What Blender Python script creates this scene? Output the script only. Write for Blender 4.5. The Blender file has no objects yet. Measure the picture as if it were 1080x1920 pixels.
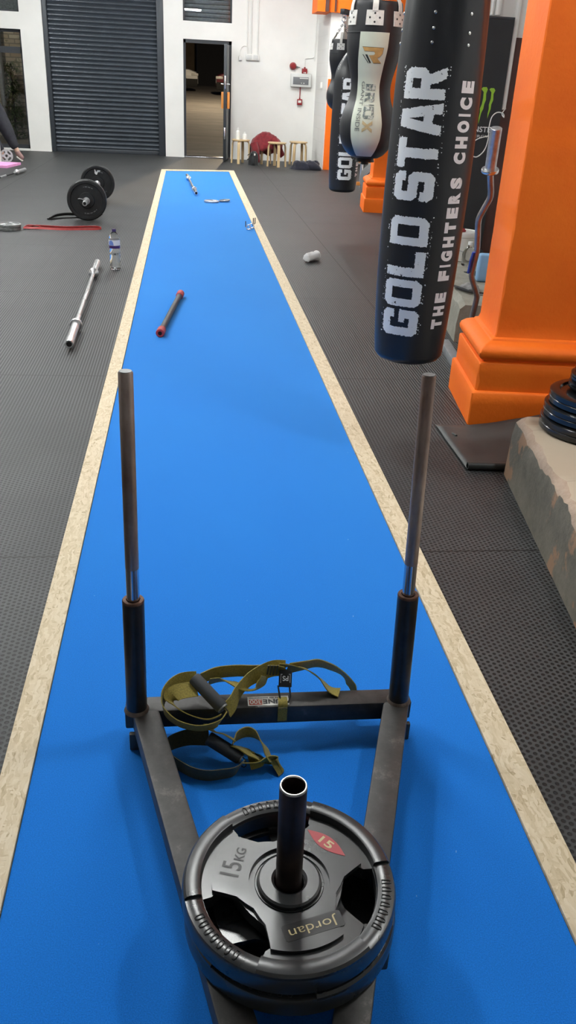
import bpy, bmesh, math, random
from mathutils import Vector, Matrix, noise
from mathutils.geometry import tessellate_polygon

S = bpy.context.scene
C = S.collection
PI = math.pi
R = math.radians
rnd = random.Random(7)

# ------------------------------------------------------------------ camera
cam_d = bpy.data.cameras.new('camera')
cam_d.sensor_fit = 'VERTICAL'
cam_d.sensor_height = 24.0
cam_d.lens = 1563.38 / 1920 * 24.0
cam_d.clip_end = 300
cam = bpy.data.objects.new('camera', cam_d)
C.objects.link(cam)
CF = Vector((-190, -814, 1563.38)).normalized()       # track direction as the lens sees it (x right, y down, z forward)
CD = Vector((-160, 3040, 1563.38)); CD = (CD - CF * CD.dot(CF)).normalized()
CR = CD.cross(CF)
cx = Vector((CR.x, CF.x, -CD.x)); cyd = Vector((CR.y, CF.y, -CD.y)); cz = Vector((CR.z, CF.z, -CD.z))
m3 = Matrix((cx, -cyd, -cz)).transposed()
cam.matrix_world = Matrix.Translation((0, 0, 1.4)) @ m3.to_4x4()
S.camera = cam

# ------------------------------------------------------------------ world, exposure
S.view_settings.view_transform = 'Standard'
S.view_settings.look = 'None'
S.view_settings.gamma = 1.0
S.view_settings.use_curve_mapping = False
S.view_settings.exposure = 0.0
W = bpy.data.worlds.new('night'); S.world = W; W.use_nodes = True
W.node_tree.nodes['Background'].inputs[0].default_value = (0.35, 0.45, 0.7, 1)
W.node_tree.nodes['Background'].inputs[1].default_value = 0.02
LAMP = 145.0      # tube brightness

# ------------------------------------------------------------------ materials
MATS = {}
def nodes(name):
    m = bpy.data.materials.new(name); m.use_nodes = True
    nt = m.node_tree; b = nt.nodes['Principled BSDF']
    MATS[name] = m
    return m, nt, b
def N(nt, t, **k):
    n = nt.nodes.new(t)
    for a, v in k.items():
        if a == 'ins':
            for i, x in v.items(): n.inputs[i].default_value = x
        else: setattr(n, a, v)
    return n
def L(nt, a, b): nt.links.new(a, b)
def ramp(nt, src, stops):
    r = N(nt, 'ShaderNodeValToRGB'); e = r.color_ramp.elements
    while len(e) < len(stops): e.new(0.5)
    for i, (p, c) in enumerate(stops):
        e[i].position = p; e[i].color = (*c, 1) if len(c) == 3 else c
    L(nt, src, r.inputs[0]); return r.outputs[0]
def noise_tex(nt, scale, detail=4, rough=.55, vec=None):
    n = N(nt, 'ShaderNodeTexNoise', ins={'Scale': scale, 'Detail': detail, 'Roughness': rough})
    if vec is None:
        tc = N(nt, 'ShaderNodeTexCoord'); vec = tc.outputs['Object']
    L(nt, vec, n.inputs['Vector']); return n.outputs['Fac']
def bump(nt, b, src, strength, dist=.002):
    n = N(nt, 'ShaderNodeBump', ins={'Strength': strength, 'Distance': dist})
    L(nt, src, n.inputs['Height']); L(nt, n.outputs['Normal'], b.inputs['Normal'])
def pos(nt, scale=(1, 1, 1), rot=0):
    g = N(nt, 'ShaderNodeNewGeometry')
    mp = N(nt, 'ShaderNodeMapping', ins={'Scale': scale, 'Rotation': (0, 0, rot)})
    L(nt, g.outputs['Position'], mp.inputs['Vector']); return mp.outputs['Vector']
def plain(name, col, rough=.5, metal=0., var=0., vs=30., bmp=0., bs=200., spec=.5, coat=0., bd=.002):
    m, nt, b = nodes(name)
    b.inputs['Base Color'].default_value = (*col, 1)
    b.inputs['Roughness'].default_value = rough
    b.inputs['Metallic'].default_value = metal
    b.inputs['Specular IOR Level'].default_value = spec
    b.inputs['Coat Weight'].default_value = coat
    if var:
        f = noise_tex(nt, vs, vec=pos(nt))
        lo = tuple(c * (1 - var) for c in col); hi = tuple(min(1, c * (1 + var)) for c in col)
        L(nt, ramp(nt, f, [(.3, lo), (.7, hi)]), b.inputs['Base Color'])
    if bmp: bump(nt, b, noise_tex(nt, bs, vec=pos(nt)), bmp, bd)
    return m
def math_n(nt, op, a, b=None, c=None):
    n = N(nt, 'ShaderNodeMath', operation=op)
    for i, v in enumerate((a, b, c)):
        if v is None: continue
        if isinstance(v, (int, float)): n.inputs[i].default_value = v
        else: L(nt, v, n.inputs[i])
    return n.outputs[0]
def mixc(nt, f, a, b):
    n = N(nt, 'ShaderNodeMix', data_type='RGBA')
    for s, v in ((0, f), (6, a), (7, b)):
        if isinstance(v, (int, float)): n.inputs[s].default_value = v
        elif isinstance(v, tuple): n.inputs[s].default_value = (*v, 1)
        else: L(nt, v, n.inputs[s])
    return n.outputs[2]

def rubber_mat():
    m, nt, b = nodes('rubber_matting')
    g = N(nt, 'ShaderNodeNewGeometry')
    sp = N(nt, 'ShaderNodeSeparateXYZ'); L(nt, g.outputs['Position'], sp.inputs[0])
    x, y = sp.outputs[0], sp.outputs[1]
    # staggered dimples of the near mats
    px, py = .0150, .0178
    u = math_n(nt, 'DIVIDE', x, px)
    col = math_n(nt, 'FLOOR', u)
    half = math_n(nt, 'MULTIPLY', math_n(nt, 'PINGPONG', col, 1.0), .5)
    v = math_n(nt, 'ADD', math_n(nt, 'DIVIDE', y, py), half)
    fu = math_n(nt, 'MULTIPLY', math_n(nt, 'SUBTRACT', math_n(nt, 'FRACT', u), .5), px)
    fv = math_n(nt, 'MULTIPLY', math_n(nt, 'SUBTRACT', math_n(nt, 'FRACT', v), .5), py)
    d = math_n(nt, 'SQRT', math_n(nt, 'ADD', math_n(nt, 'MULTIPLY', fu, fu), math_n(nt, 'MULTIPLY', fv, fv)))
    hole = N(nt, 'ShaderNodeMapRange', ins={1: .0047, 2: .0060, 3: 0., 4: 1.}); L(nt, d, hole.inputs[0])
    # further on the same columns are joined into grooves
    grv = N(nt, 'ShaderNodeMapRange', ins={1: .0030, 2: .0048, 3: 0., 4: 1.}); L(nt, math_n(nt, 'ABSOLUTE', fu), grv.inputs[0])
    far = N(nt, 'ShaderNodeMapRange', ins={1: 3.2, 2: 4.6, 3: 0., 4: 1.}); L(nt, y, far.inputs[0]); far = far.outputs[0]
    pat = N(nt, 'ShaderNodeMix', data_type='FLOAT')
    L(nt, far, pat.inputs[0]); L(nt, hole.outputs[0], pat.inputs[2]); L(nt, grv.outputs[0], pat.inputs[3])
    h = pat.outputs[0]
    # random dust tone on the tops, set against shade painted into the recesses
    f1 = noise_tex(nt, 1.3, 5, .6, pos(nt)); f2 = noise_tex(nt, 60, 3, .6, pos(nt))
    dust = math_n(nt, 'ADD', math_n(nt, 'MULTIPLY', f1, .75), math_n(nt, 'MULTIPLY', f2, .25))
    top = ramp(nt, dust, [(.3, (.030, .032, .034)), (.7, (.072, .076, .078))])
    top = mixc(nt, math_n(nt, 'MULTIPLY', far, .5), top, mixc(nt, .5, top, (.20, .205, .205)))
    colr = mixc(nt, h, (.003, .003, .0035), top)  # shade inside holes and grooves painted as near-black colour
    # seams between mats
    sy = math_n(nt, 'ABSOLUTE', math_n(nt, 'SUBTRACT', math_n(nt, 'FRACT', math_n(nt, 'DIVIDE', math_n(nt, 'SUBTRACT', y, 1.47), 1.86)), .5))
    sm = math_n(nt, 'LESS_THAN', sy, .0022)
    sx = math_n(nt, 'ABSOLUTE', math_n(nt, 'SUBTRACT', math_n(nt, 'FRACT', math_n(nt, 'DIVIDE', math_n(nt, 'ADD', x, 3.02), 1.24)), .5))
    sm2 = math_n(nt, 'MAXIMUM', sm, math_n(nt, 'LESS_THAN', sx, .0022))
    colr = mixc(nt, sm2, colr, (.006, .006, .006))
    # pale scuffs
    sc = noise_tex(nt, 14, 6, .75, pos(nt, (1, .35, 1), .7))
    scm = N(nt, 'ShaderNodeMapRange', ins={1: .735, 2: .80, 3: 0., 4: .5}); L(nt, sc, scm.inputs[0])
    colr = mixc(nt, math_n(nt, 'MULTIPLY', scm.outputs[0], h), colr, (.38, .37, .33))
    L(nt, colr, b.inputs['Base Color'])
    b.inputs['Roughness'].default_value = .5
    b.inputs['Specular IOR Level'].default_value = .36
    bump(nt, b, h, .55, .003)
    return m
def carpet():
    m, nt, b = nodes('blue_carpet')
    f = noise_tex(nt, 420, 3, .7, pos(nt)); f2 = noise_tex(nt, 2.2, 4, .6, pos(nt, (1, .5, 1)))
    a = ramp(nt, f, [(.25, (.002, .088, .45)), (.75, (.009, .225, .84))])
    c2 = mixc(nt, math_n(nt, 'MULTIPLY', f2, .35), a, (.02, .26, .76))
    sp = noise_tex(nt, 75, 2, .5, pos(nt, (1, .7, 1)))
    spm = math_n(nt, 'GREATER_THAN', sp, .80)
    L(nt, mixc(nt, math_n(nt, 'MULTIPLY', spm, .5), c2, (.45, .6, .75)), b.inputs['Base Color'])
    b.inputs['Roughness'].default_value = .95
    b.inputs['Specular IOR Level'].default_value = .1
    b.inputs['Sheen Weight'].default_value = .45
    b.inputs['Sheen Roughness'].default_value = .5
    b.inputs['Sheen Tint'].default_value = (.38, .86, 1, 1)
    bump(nt, b, f, .35, .003)
    return m
def osb():
    m, nt, b = nodes('osb_board')
    vec = pos(nt)
    nd = N(nt, 'ShaderNodeTexNoise', ins={'Scale': 14., 'Detail': 3.}); L(nt, vec, nd.inputs['Vector'])
    mv = N(nt, 'ShaderNodeVectorMath', operation='MULTIPLY_ADD', ins={1: (.05, .05, .05)})
    L(nt, nd.outputs['Color'], mv.inputs[0]); L(nt, vec, mv.inputs[2])
    cols = []
    for rot, s in ((.45, (130, 30, 30)), (-.85, (36, 140, 30)), (1.5, (150, 34, 30))):
        mp = N(nt, 'ShaderNodeMapping', ins={'Scale': s, 'Rotation': (0, 0, rot)}); L(nt, mv.outputs[0], mp.inputs['Vector'])
        v = N(nt, 'ShaderNodeTexVoronoi', ins={'Scale': 1., 'Randomness': 1.}); L(nt, mp.outputs[0], v.inputs['Vector'])
        sp = N(nt, 'ShaderNodeSeparateColor'); L(nt, v.outputs['Color'], sp.inputs[0]); cols.append((sp.outputs[0], sp.outputs[1], v.outputs['Distance']))
    sel = math_n(nt, 'GREATER_THAN', cols[0][1], .55)
    mx = N(nt, 'ShaderNodeMix', data_type='FLOAT'); L(nt, sel, mx.inputs[0]); L(nt, cols[0][0], mx.inputs[2]); L(nt, cols[1][0], mx.inputs[3])
    sel2 = math_n(nt, 'GREATER_THAN', cols[2][1], .62)
    m2 = N(nt, 'ShaderNodeMix', data_type='FLOAT'); L(nt, sel2, m2.inputs[0]); L(nt, mx.outputs[0], m2.inputs[2]); L(nt, cols[2][0], m2.inputs[3])
    g = noise_tex(nt, 1., 4, .7, pos(nt, (240, 40, 90), .6))
    f = math_n(nt, 'ADD', math_n(nt, 'MULTIPLY', m2.outputs[0], .62), math_n(nt, 'MULTIPLY', g, .38))
    c = ramp(nt, f, [(.12, (.36, .27, .15)), (.24, (.56, .45, .29)), (.5, (.65, .54, .37)), (.85, (.72, .62, .46))])
    for rot, sc_ in ((.5, (30, 210, 60)), (-.7, (240, 34, 60))):
        st_ = noise_tex(nt, 1., 3, .6, pos(nt, sc_, rot)); sm_ = N(nt, 'ShaderNodeMapRange', ins={1: .66, 2: .74, 3: 0., 4: .6}); L(nt, st_, sm_.inputs[0])
        c = mixc(nt, sm_.outputs[0], c, (.30, .21, .11))
    L(nt, c, b.inputs['Base Color']); b.inputs['Roughness'].default_value = .7
    bump(nt, b, f, .3, .002)
    return m
def orange_paint():
    m, nt, b = nodes('orange_masonry_paint')
    f = noise_tex(nt, 3, 5, .6, pos(nt)); f2 = noise_tex(nt, 34, 5, .7, pos(nt))
    a = ramp(nt, f, [(.3, (.88, .145, .006)), (.7, (.95, .185, .010))])
    ch = N(nt, 'ShaderNodeMapRange', ins={1: .735, 2: .77, 3: 0., 4: .7}); L(nt, f2, ch.inputs[0])
    L(nt, mixc(nt, ch.outputs[0], a, (.16, .06, .03)), b.inputs['Base Color'])
    b.inputs['Roughness'].default_value = .6; b.inputs['Specular IOR Level'].default_value = .3
    bump(nt, b, noise_tex(nt, 45, 5, .65, pos(nt)), .35, .006)
    return m
def concrete(name, tones, patch=None, bm=.6):
    m, nt, b = nodes(name)
    f = noise_tex(nt, 6, 8, .7, pos(nt)); f2 = noise_tex(nt, 70, 4, .7, pos(nt))
    ff = math_n(nt, 'ADD', math_n(nt, 'MULTIPLY', f, .75), math_n(nt, 'MULTIPLY', f2, .25))
    n = len(tones)
    c = ramp(nt, ff, [(.28 + .44 * i / max(1, n - 1), t) for i, t in enumerate(tones)])
    if patch:
        pf = noise_tex(nt, 3.1, 6, .6, pos(nt, (1, .8, .8)))
        pm = N(nt, 'ShaderNodeMapRange', ins={1: .56, 2: .585, 3: 0., 4: 1.}); L(nt, pf, pm.inputs[0])
        c = mixc(nt, pm.outputs[0], c, patch)
    L(nt, c, b.inputs['Base Color']); b.inputs['Roughness'].default_value = .85
    bump(nt, b, ff, bm, .012)
    return m
def tile_top():
    m, nt, b = nodes('beige_tile')
    v = pos(nt, (1, 1, 1), R(-6.8))
    br = N(nt, 'ShaderNodeTexBrick', offset=0., ins={'Scale': 1., 'Mortar Size': .0016, 'Brick Width': .45, 'Row Height': .45,
           'Color1': (.46, .38, .28, 1), 'Color2': (.49, .40, .30, 1), 'Mortar': (.30, .24, .18, 1)})
    L(nt, v, br.inputs['Vector'])
    f = noise_tex(nt, 25, 5, .7, pos(nt))
    L(nt, mixc(nt, math_n(nt, 'MULTIPLY', f, .3), br.outputs['Color'], (.38, .31, .24)), b.inputs['Base Color'])
    b.inputs['Roughness'].default_value = .55
    return m
def wall_paint():
    m, nt, b = nodes('white_wall_paint')
    f = noise_tex(nt, 1.6, 5, .6, pos(nt))
    L(nt, ramp(nt, f, [(.3, (.76, .76, .73)), (.7, (.83, .83, .80))]), b.inputs['Base Color'])
    b.inputs['Roughness'].default_value = .6
    bump(nt, b, noise_tex(nt, 50, 4, .6, pos(nt)), .12, .004)
    return m
def block_paint():
    m, nt, b = nodes('white_painted_block')
    g = N(nt, 'ShaderNodeNewGeometry'); sp = N(nt, 'ShaderNodeSeparateXYZ'); L(nt, g.outputs['Position'], sp.inputs[0])
    cb = N(nt, 'ShaderNodeCombineXYZ'); L(nt, sp.outputs[1], cb.inputs[0]); L(nt, sp.outputs[2], cb.inputs[1])
    br = N(nt, 'ShaderNodeTexBrick', ins={'Scale': 1., 'Mortar Size': .006, 'Brick Width': .44, 'Row Height': .22,
           'Color1': (.70, .69, .665, 1), 'Color2': (.73, .72, .695, 1), 'Mortar': (.67, .66, .635, 1)})
    L(nt, cb.outputs[0], br.inputs['Vector']); L(nt, br.outputs['Color'], b.inputs['Base Color'])
    b.inputs['Roughness'].default_value = .7
    return m
def brick_out():
    m, nt, b = nodes('old_brick')
    g = N(nt, 'ShaderNodeNewGeometry'); sp = N(nt, 'ShaderNodeSeparateXYZ'); L(nt, g.outputs['Position'], sp.inputs[0])
    cb = N(nt, 'ShaderNodeCombineXYZ'); L(nt, sp.outputs[0], cb.inputs[0]); L(nt, sp.outputs[2], cb.inputs[1])
    br = N(nt, 'ShaderNodeTexBrick', ins={'Scale': 1., 'Mortar Size': .012, 'Brick Width': .23, 'Row Height': .085,
           'Color1': (.34, .27, .20, 1), 'Color2': (.50, .46, .38, 1), 'Mortar': (.22, .20, .17, 1)})
    L(nt, cb.outputs[0], br.inputs['Vector'])
    f = noise_tex(nt, 5, 6, .7, pos(nt))
    mm = N(nt, 'ShaderNodeMapRange', ins={1: .52, 2: .6, 3: 0., 4: .8}); L(nt, f, mm.inputs[0])
    L(nt, mixc(nt, mm.outputs[0], br.outputs['Color'], (.10, .12, .06)), b.inputs['Base Color'])
    b.inputs['Roughness'].default_value = .9
    return m
def worn_print(name, col, under, scale=26, lo=.56, hi=.60):
    m, nt, b = nodes(name)
    f = noise_tex(nt, scale, 8, .75, pos(nt, (1, 1, .8)))
    mm = N(nt, 'ShaderNodeMapRange', ins={1: lo, 2: hi, 3: 0., 4: 1.}); L(nt, f, mm.inputs[0])
    L(nt, mixc(nt, mm.outputs[0], col, under), b.inputs['Base Color']); b.inputs['Roughness'].default_value = .45
    return m
def vinyl():
    m, nt, b = nodes('black_vinyl')
    b.inputs['Base Color'].default_value = (.013, .014, .017, 1)
    b.inputs['Roughness'].default_value = .40
    f = noise_tex(nt, 9, 4, .5, pos(nt, (1, 1, .35))); f2 = noise_tex(nt, 500, 2, .5, pos(nt))
    bump(nt, b, math_n(nt, 'ADD', math_n(nt, 'MULTIPLY', f, .9), math_n(nt, 'MULTIPLY', f2, .06)), .35, .012)
    return m
def raw_steel():
    m, nt, b = nodes('bare_steel_tube')
    f = noise_tex(nt, 7, 6, .65, pos(nt, (1, 1, .5))); f2 = noise_tex(nt, 240, 3, .6, pos(nt, (1, 1, .12)))
    c = ramp(nt, f, [(.32, (.20, .13, .105)), (.55, (.37, .30, .27)), (.75, (.50, .46, .43))])
    L(nt, c, b.inputs['Base Color'])
    b.inputs['Metallic'].default_value = .85
    L(nt, ramp(nt, f2, [(.3, (.30,) * 3), (.7, (.52,) * 3)]), b.inputs['Roughness'])
    return m
def frame_paint():
    m, nt, b = nodes('worn_black_steel')
    f = noise_tex(nt, 16, 8, .75, pos(nt)); f2 = noise_tex(nt, 160, 3, .6, pos(nt))
    c = ramp(nt, f, [(.3, (.030, .029, .028)), (.6, (.062, .060, .058)), (.72, (.14, .13, .12))])
    L(nt, c, b.inputs['Base Color']); b.inputs['Metallic'].default_value = .35
    b.inputs['Roughness'].default_value = .5
    bump(nt, b, f2, .12, .001)
    return m
def plate_rubber():
    m, nt, b = nodes('moulded_black_rubber')
    f = noise_tex(nt, 9, 4, .55, pos(nt))
    L(nt, ramp(nt, f, [(.35, (.012, .013, .014)), (.75, (.038, .040, .042))]), b.inputs['Base Color'])
    L(nt, ramp(nt, f, [(.3, (.24,) * 3), (.75, (.36,) * 3)]), b.inputs['Roughness'])
    b.inputs['Specular IOR Level'].default_value = .7
    bump(nt, b, noise_tex(nt, 30, 3, .5, pos(nt)), .08, .002)
    return m
def glass(name, col=(1, 1, 1), rough=0., ior=1.45, trans=1.):
    m, nt, b = nodes(name)
    b.inputs['Base Color'].default_value = (*col, 1); b.inputs['Roughness'].default_value = rough
    b.inputs['Transmission Weight'].default_value = trans; b.inputs['IOR'].default_value = ior
    return m
def emis(name, col, st):
    m, nt, b = nodes(name)
    b.inputs['Base Color'].default_value = (.9, .9, .9, 1)
    b.inputs['Emission Color'].default_value = (*col, 1); b.inputs['Emission Strength'].default_value = st
    return m
def asphalt():
    m, nt, b = nodes('asphalt_yard')
    f = noise_tex(nt, 2.2, 7, .7, pos(nt, (.35, 1, 1)))
    L(nt, ramp(nt, f, [(.3, (.09, .085, .078)), (.7, (.22, .20, .175))]), b.inputs['Base Color'])
    b.inputs['Roughness'].default_value = .75
    bump(nt, b, noise_tex(nt, 8, 6, .7, pos(nt)), .4, .03)
    return m
def webbing(name, col):
    m, nt, b = nodes(name)
    f = noise_tex(nt, 300, 2, .5, pos(nt)); 
    L(nt, ramp(nt, f, [(.3, tuple(c * .7 for c in col)), (.7, tuple(c * 1.2 for c in col))]), b.inputs['Base Color'])
    b.inputs['Roughness'].default_value = .75; b.inputs['Sheen Weight'].default_value = .15
    bump(nt, b, f, .3, .001)
    return m
def wood(name, col):
    m, nt, b = nodes(name)
    f = noise_tex(nt, 1., 5, .6, pos(nt, (40, 40, 4)))
    L(nt, ramp(nt, f, [(.3, tuple(c * .8 for c in col)), (.7, tuple(min(1, c * 1.1) for c in col))]), b.inputs['Base Color'])
    b.inputs['Roughness'].default_value = .5
    return m
def fabric(name, col, sc=18):
    m, nt, b = nodes(name)
    f = noise_tex(nt, sc, 5, .6, pos(nt))
    L(nt, ramp(nt, f, [(.3, tuple(c * .65 for c in col)), (.7, tuple(min(1, c * 1.25) for c in col))]), b.inputs['Base Color'])
    b.inputs['Roughness'].default_value = .9; b.inputs['Sheen Weight'].default_value = .2
    bump(nt, b, f, .5, .02)
    return m

M = MATS
rubber_mat(); carpet(); osb(); orange_paint(); tile_top(); wall_paint(); block_paint(); brick_out(); vinyl(); raw_steel(); frame_paint(); plate_rubber(); asphalt()
concrete('plinth_side', [(.075, .072, .055), (.145, .132, .105), (.22, .195, .155)], patch=(.30, .18, .11))
concrete('plinth_edge', [(.30, .20, .14), (.44, .33, .25), (.52, .42, .33)])
concrete('far_concrete', [(.17, .16, .13), (.26, .25, .21), (.36, .34, .29)], bm=.8)
worn_print('white_bag_print', (.90, .92, .92), (.014, .015, .017), 30, .635, .65)
worn_print('white_small_print', (.86, .76, .76), (.02, .015, .017), 60, .70, .74)
worn_print('dark_faded_print', (.12, .15, .14), (.52, .54, .47), 32, .50, .56)
plain('gold_print', (.50, .31, .11), .4, var=.15, vs=40)
plain('faded_gold_print', (.46, .37, .20), .5, var=.15, vs=60)
plain('black_print', (.02, .02, .02), .4)
plain('grey_small_print', (.17, .18, .17), .5)
plain('panel_vinyl', (.57, .61, .50), .42, var=.06, vs=8, bmp=.2, bs=9, bd=.01)
plain('white_patch', (.68, .66, .61), .5, var=.1, vs=80)
plain('patch_hole', (.02, .02, .02), .5)
plain('chrome', (.84, .84, .85), .27, 1., var=.12, vs=20)
plain('knurled_steel', (.42, .42, .42), .38, 1., var=.2, vs=60, bmp=.4, bs=900, bd=.0005)
plain('ez_steel', (.40, .36, .35), .42, 1., var=.2, vs=20)
plain('grey_iron', (.26, .27, .27), .45, .7, var=.3, vs=40)
plain('silver_iron', (.58, .59, .60), .35, .8, var=.2, vs=40)
plain('dark_inner', (.012, .012, .012), .7)
plain('bumper_rubber', (.012, .013, .014), .42, var=.3, vs=30, spec=.5)
plain('gloss_rubber', (.010, .011, .012), .20, spec=.6)
plain('bumper_marking', (.16, .165, .17), .5)
plain('white_marking', (.7, .72, .72), .5)
plain('loading_tube', (.045, .030, .026), .38, .7, var=.5, vs=18)
plain('tube_rim', (.55, .55, .54), .3, 1.)
plain('sleeve_paint', (.020, .018, .017), .36, .3, var=.3, vs=30)
plain('rust_edge', (.115, .060, .040), .55, .6, var=.5, vs=60)
plain('weld_bead', (.13, .10, .085), .5, .6, var=.4, vs=90)
plain('polished_steel', (.55, .56, .60), .2, 1.)
plain('badge_red', (.42, .055, .065), .45)
plain('gold_letter', (.55, .46, .25), .45)
plain('sticker_white', (.80, .79, .74), .5)
plain('sticker_red', (.55, .10, .07), .5)
plain('sticker_black', (.03, .03, .035), .5)
webbing('olive_webbing', (.27, .215, .034)); webbing('dark_webbing', (.055, .05, .018))
plain('foam_grip', (.045, .05, .055), .75, bmp=.3, bs=400, bd=.001)
plain('black_plastic', (.016, .016, .016), .4)
plain('red_rubber', (.42, .045, .045), .55, var=.2, vs=40)
plain('red_band_rubber', (.40, .035, .035), .5, var=.2, vs=30)
plain('black_grip_tube', (.045, .046, .05), .5, .2, var=.3, vs=40)
plain('black_strap', (.014, .014, .014), .6)
plain('shutter_steel', (.062, .074, .090), .30, .25, var=.10, vs=5)
plain('guide_steel', (.040, .048, .058), .4, .2)
plain('dark_frame', (.035, .040, .046), .4, .2)
plain('white_plastic', (.74, .74, .71), .45)
plain('grey_panel', (.62, .63, .61), .45)
plain('panel_face', (.16, .17, .18), .4)
plain('alarm_red', (.27, .018, .022), .35)
plain('orange_pad', (.80, .30, .06), .5)
plain('galvanised', (.36, .38, .40), .42, .6, var=.15, vs=20)
plain('dark_dado', (.075, .028, .022), .6, var=.2, vs=6)
plain('banner_cloth', (.014, .017, .020), .55, var=.15, vs=8)
plain('claw_green', (.30, .56, .035), .5)
plain('pale_blue_foam', (.22, .40, .62), .6)
plain('bucket_plastic', (.70, .70, .65), .4)
plain('blue_plastic', (.03, .06, .35), .3)
plain('pink_foam', (.78, .33, .62), .6, var=.08, vs=20)
plain('sheet_rubber', (.040, .044, .043), .5, var=.2, vs=10, bmp=.2, bs=60)
plain('white_car_paint', (.70, .71, .72), .2, coat=1.)
plain('red_car_paint', (.10, .008, .015), .2, coat=1.)
plain('tyre', (.012, .012, .012), .8)
plain('yard_wall', (.10, .075, .05), .9, var=.4, vs=1.2)
plain('yard_dark', (.012, .013, .018), .8)
plain('ceiling_paint', (.26, .26, .26), .8)
plain('trouser_cloth', (.020, .021, .028), .85, var=.3, vs=20)
plain('skin', (.50, .32, .24), .5)
plain('hair', (.03, .02, .015), .6)
plain('shoe_pink', (.26, .15, .14), .6); plain('shoe_sole', (.62, .60, .56), .6)
plain('top_cloth', (.02, .022, .04), .85, var=.3, vs=20)
plain('foliage', (.045, .075, .022), .8, var=.5, vs=14)
wood('birch', (.60, .44, .24)); wood('birch_pale', (.70, .56, .37))
fabric('red_cloth', (.17, .010, .016)); fabric('navy_cloth', (.005, .006, .017)); fabric('black_cloth', (.016, .017, .019))
fabric('grey_cloth', (.20, .20, .20), 40)
glass('clear_plastic', (.97, .98, .98), .03, 1.25); glass('water', (.97, .99, 1), 0., 1.33)
glass('window_glass', (.80, .85, .86), 0., 1.5)
glass('cloudy_plastic', (.95, .96, .96), .25, 1.3, .35)
plain('label_purple', (.055, .018, .13), .4); plain('label_blue', (.16, .26, .66), .4); plain('label_white', (.72, .75, .80), .4); plain('cap_purple', (.045, .025, .10), .4)
emis('brick_fill_glow', (1, .86, .66), 260.)
emis('tube_light', (.965, .985, .965), LAMP)
emis('street_lamp_glow', (1, .80, .55), 3600.)
plain('head_lamp', (.6, .6, .58), .2)

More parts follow.
